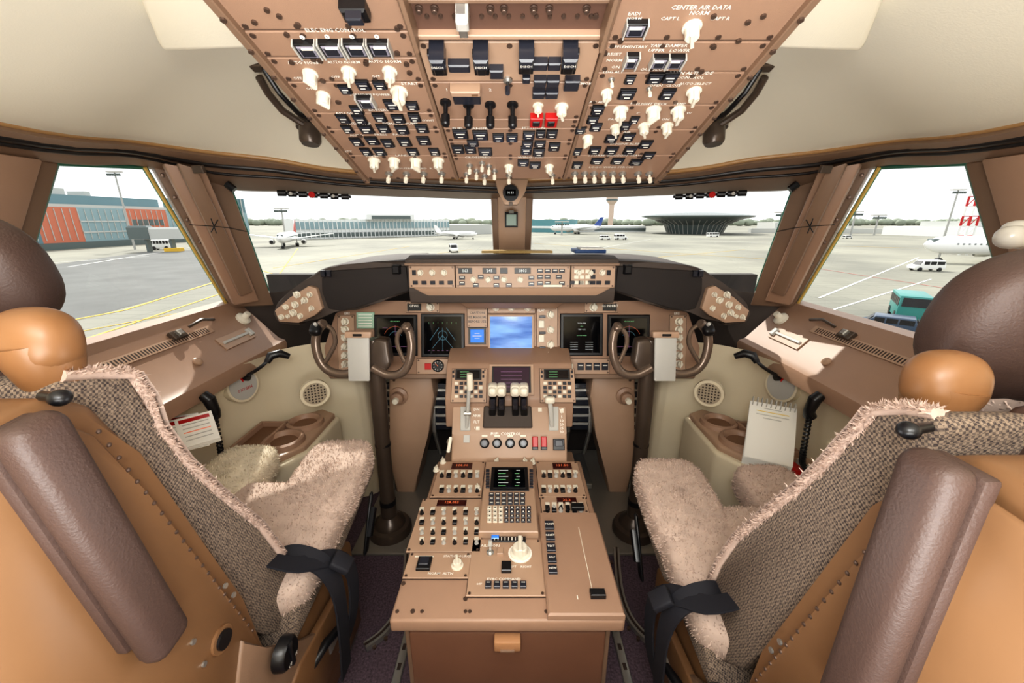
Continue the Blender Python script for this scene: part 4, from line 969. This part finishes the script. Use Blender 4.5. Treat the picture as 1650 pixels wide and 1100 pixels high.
def vehicle(name,px,py,Ln,Wd,Ht,head,m,bus=False):
    b=B(name); c=H(px,py); M=Matrix.Translation(c)@Matrix.Rotation(head,4,'Z')
    def P(L3): return [M@V(p) for p in L3]
    h=Ht
    if bus: pr=[(-.5,.12),(.5,.12),(.5,.6),(.47,1),(-.5,1)]
    else: pr=[(-.5,.2),(.5,.2),(.5,.5),(.33,.58),(.22,.98),(-.45,1),(-.5,.6)]
    b.bev(P([(Ln*a,-Wd/2,h*z) for a,z in pr]),M.to_3x3()@V((0,Wd,0)),m,.06,2)
    for s_ in (-1,1):
        a=M.to_3x3()@V((0,.03*s_,0))
        for x0,x1 in ((-.44,-.2),(-.17,.02),(.05,.22)) if not bus else [(-.47+.16*i,-.34+.16*i) for i in range(6)]:
            b.prism([p for p in P([(Ln*x0,s_*Wd*.5,h*.6),(Ln*x1,s_*Wd*.5,h*.6),(Ln*x1,s_*Wd*.5,h*.9),(Ln*x0,s_*Wd*.5,h*.9)])],a,BK)
        for x in (-.32,.32): b.cyl(M@Matrix.Translation((Ln*x,s_*Wd*.47,h*.18))@Matrix.Rotation(math.pi/2,4,'X'),h*.18,-.12,.12,BK,16)
    b.prism(P([(Ln*(.505 if bus else .34),-Wd*.42,h*.6),(Ln*(.505 if bus else .34),Wd*.42,h*.6),(Ln*(.485 if bus else .235),Wd*.4,h*.93),(Ln*(.485 if bus else .235),-Wd*.4,h*.93)]),M.to_3x3()@V((.06,0,.02)),BK)
    b.prism(P([(-Ln*.505,-Wd*.4,h*.6),(-Ln*.505,Wd*.4,h*.6),(-Ln*.49,Wd*.4,h*.9),(-Ln*.49,-Wd*.4,h*.9)]),M.to_3x3()@V((-.04,0,0)),BK)
    b.fin()
WV=mat('van_white','EFEFEC',.3)
vehicle('airport_van',731,406,4.6,2,2.2,-1.3,WV); vehicle('airport_van',1490,436,4.8,1.9,1.9,3.0,WV); vehicle('airport_bus',1460,512,4.6,2.2,2.3,-2.2,mat('bus_teal','3A8580',.35),True)
vehicle('parked_car',1425,532,3.6,1.7,1.3,2.4,mat('car_blue','3C4C60',.3)); vehicle('airport_van',1000,386,6,2.2,2.6,.2,WV); vehicle('airport_van',975,386,5,2,2,.1,WV); vehicle('parked_car',1365,384,4.4,1.8,1.5,.2,WV); vehicle('service_truck',1148,382,6,2.3,2.4,.2,WV,True)
vehicle('service_truck',262,402,5,2.3,3,.3,WV,True)
def mast(name,px,py,hpx,m1,lattice=False):
    b=B(name); c=H(px,py); k_=(c-C).dot(V((0,cT,-sT)))/F; h=hpx*k_
    if not lattice:
        b.tube([c,c+V((0,0,h))],[1.6*k_,1*k_],m1,8)
        b.box(frame(c+V((0,0,h)),(1,0,0),(0,0,1)),22*k_,5*k_,2*k_,LG)
        for i in range(6): b.box(frame(c+V(((-9+i*3.6)*k_,-2*k_,h-3*k_)),(1,0,0),(0,-1,-.4)),2.8*k_,3*k_,1.5*k_,DGB)
    else:
        w=6*k_; n=8
        for j in range(n):
            z0,z1=h*j/n,h*(j+1)/n; m=RED if j%2 else WBL
            for sx in (-1,1):
                for sy in (-1,1): b.tube([c+V((sx*w,sy*w,z0)),c+V((sx*w,sy*w,z1))],1.5*k_,m,6)
            for sx in (-1,1):
                b.tube([c+V((-w,sx*w,z0)),c+V((w,sx*w,z1))],.7*k_,m,5); b.tube([c+V((-w,sx*w,z1)),c+V((w,sx*w,z1))],.7*k_,m,5)
        b.box(frame(c+V((0,0,h)),(1,0,0),(0,0,1)),20*k_,14*k_,2*k_,RED)
    b.fin()
PO=mat('mast_steel','A8A8A4',.5)
mast('floodlight_mast',218,402,115,PO); mast('floodlight_mast',1518,392,80,PO); mast('lattice_tower',1545,410,118,RED,True)
for x,h in ((460,40),(592,22),(645,20),(1370,35),(1408,30),(1253,34),(905,20),(1268,28)): mast('floodlight_mast',x,379,h,PO)
b=B('jet_bridge'); c=H(262,405); M=frame(c,(1,.25,0),(0,0,1)); b.box(M@Matrix.Translation((0,0,3.5)),12,3,3.2,CON); b.box(M@Matrix.Translation((-4,0,3.6)),5,3.3,3.6,DGB)
for x in (-3,3): b.box(M@Matrix.Translation((x,0,0)),.5,2,3.6,DGB)
b.box(M@Matrix.Translation((3,0,0)),4,2.4,1,YL); b.fin()

# ---------------------------------------------------------------- LIGHT
w=bpy.data.worlds.new('World'); bpy.context.scene.world=w; w.use_nodes=True; nt=w.node_tree; N=nt.nodes; L=nt.links
bg=N['Background']; tc=N.new('ShaderNodeTexCoord'); sp=N.new('ShaderNodeSeparateXYZ'); L.new(tc.outputs['Generated'],sp.inputs[0])
r=N.new('ShaderNodeValToRGB'); r.color_ramp.elements[0].position=.0; r.color_ramp.elements[0].color=(.9,.92,.94,1); r.color_ramp.elements[1].position=.4; r.color_ramp.elements[1].color=(1,1,1,1)
L.new(sp.outputs['Z'],r.inputs['Fac']); L.new(r.outputs['Color'],bg.inputs['Color']); bg.inputs['Strength'].default_value=1.4
def light(name,typ,loc_,energy,size=.3,rot=(0,0,0),col=(1,1,1),sy=None):
    l=bpy.data.lights.new(name,typ); l.energy=energy; l.color=col
    if typ=='AREA':
        l.size=size
        if sy: l.shape='RECTANGLE'; l.size_y=sy
    elif typ=='SUN': l.angle=math.radians(size)
    else: l.shadow_soft_size=size
    o=bpy.data.objects.new(name,l); o.location=loc_; o.rotation_euler=rot; bpy.context.scene.collection.objects.link(o); return o
s=light('sun','SUN',(0,0,10),4.0,.8,col=(1,.96,.88)); s.rotation_euler=V((.35,-.75,-.85)).to_track_quat('-Z','Y').to_euler()
light('rear_fill','AREA',(0,-.35,1.62),12,.9,(math.radians(35),0,0),(1,1,1),.5)  # added unseen fill under the rear ceiling, not a cabin lamp
light('flash_lamp','POINT',(0,-.10,1.36),8,.08,col=(1,1,1))
light('low_fill','POINT',(0,.45,.85),2.0,.12,col=(1,1,1))  # made-up point fill to brighten the lower cabin, no lamp stands here
light('bounce_fill','AREA',(0,-.45,.85),24,.7,(math.radians(180-25),0,0),(1,1,.98))  # added fill behind the camera, aimed up to brighten the ceiling
cam=bpy.data.cameras.new('camera'); co=bpy.data.objects.new('camera',cam); bpy.context.scene.collection.objects.link(co)
cam.sensor_width=36; cam.lens=F/1650*36; cam.clip_start=.02; cam.clip_end=5000
co.location=C; co.rotation_euler=(math.pi/2-TH,0,0); bpy.context.scene.camera=co
vs=bpy.context.scene.view_settings; vs.view_transform='Standard'; vs.exposure=0
try: vs.look='Medium High Contrast'
except Exception:
    vs.look='None'
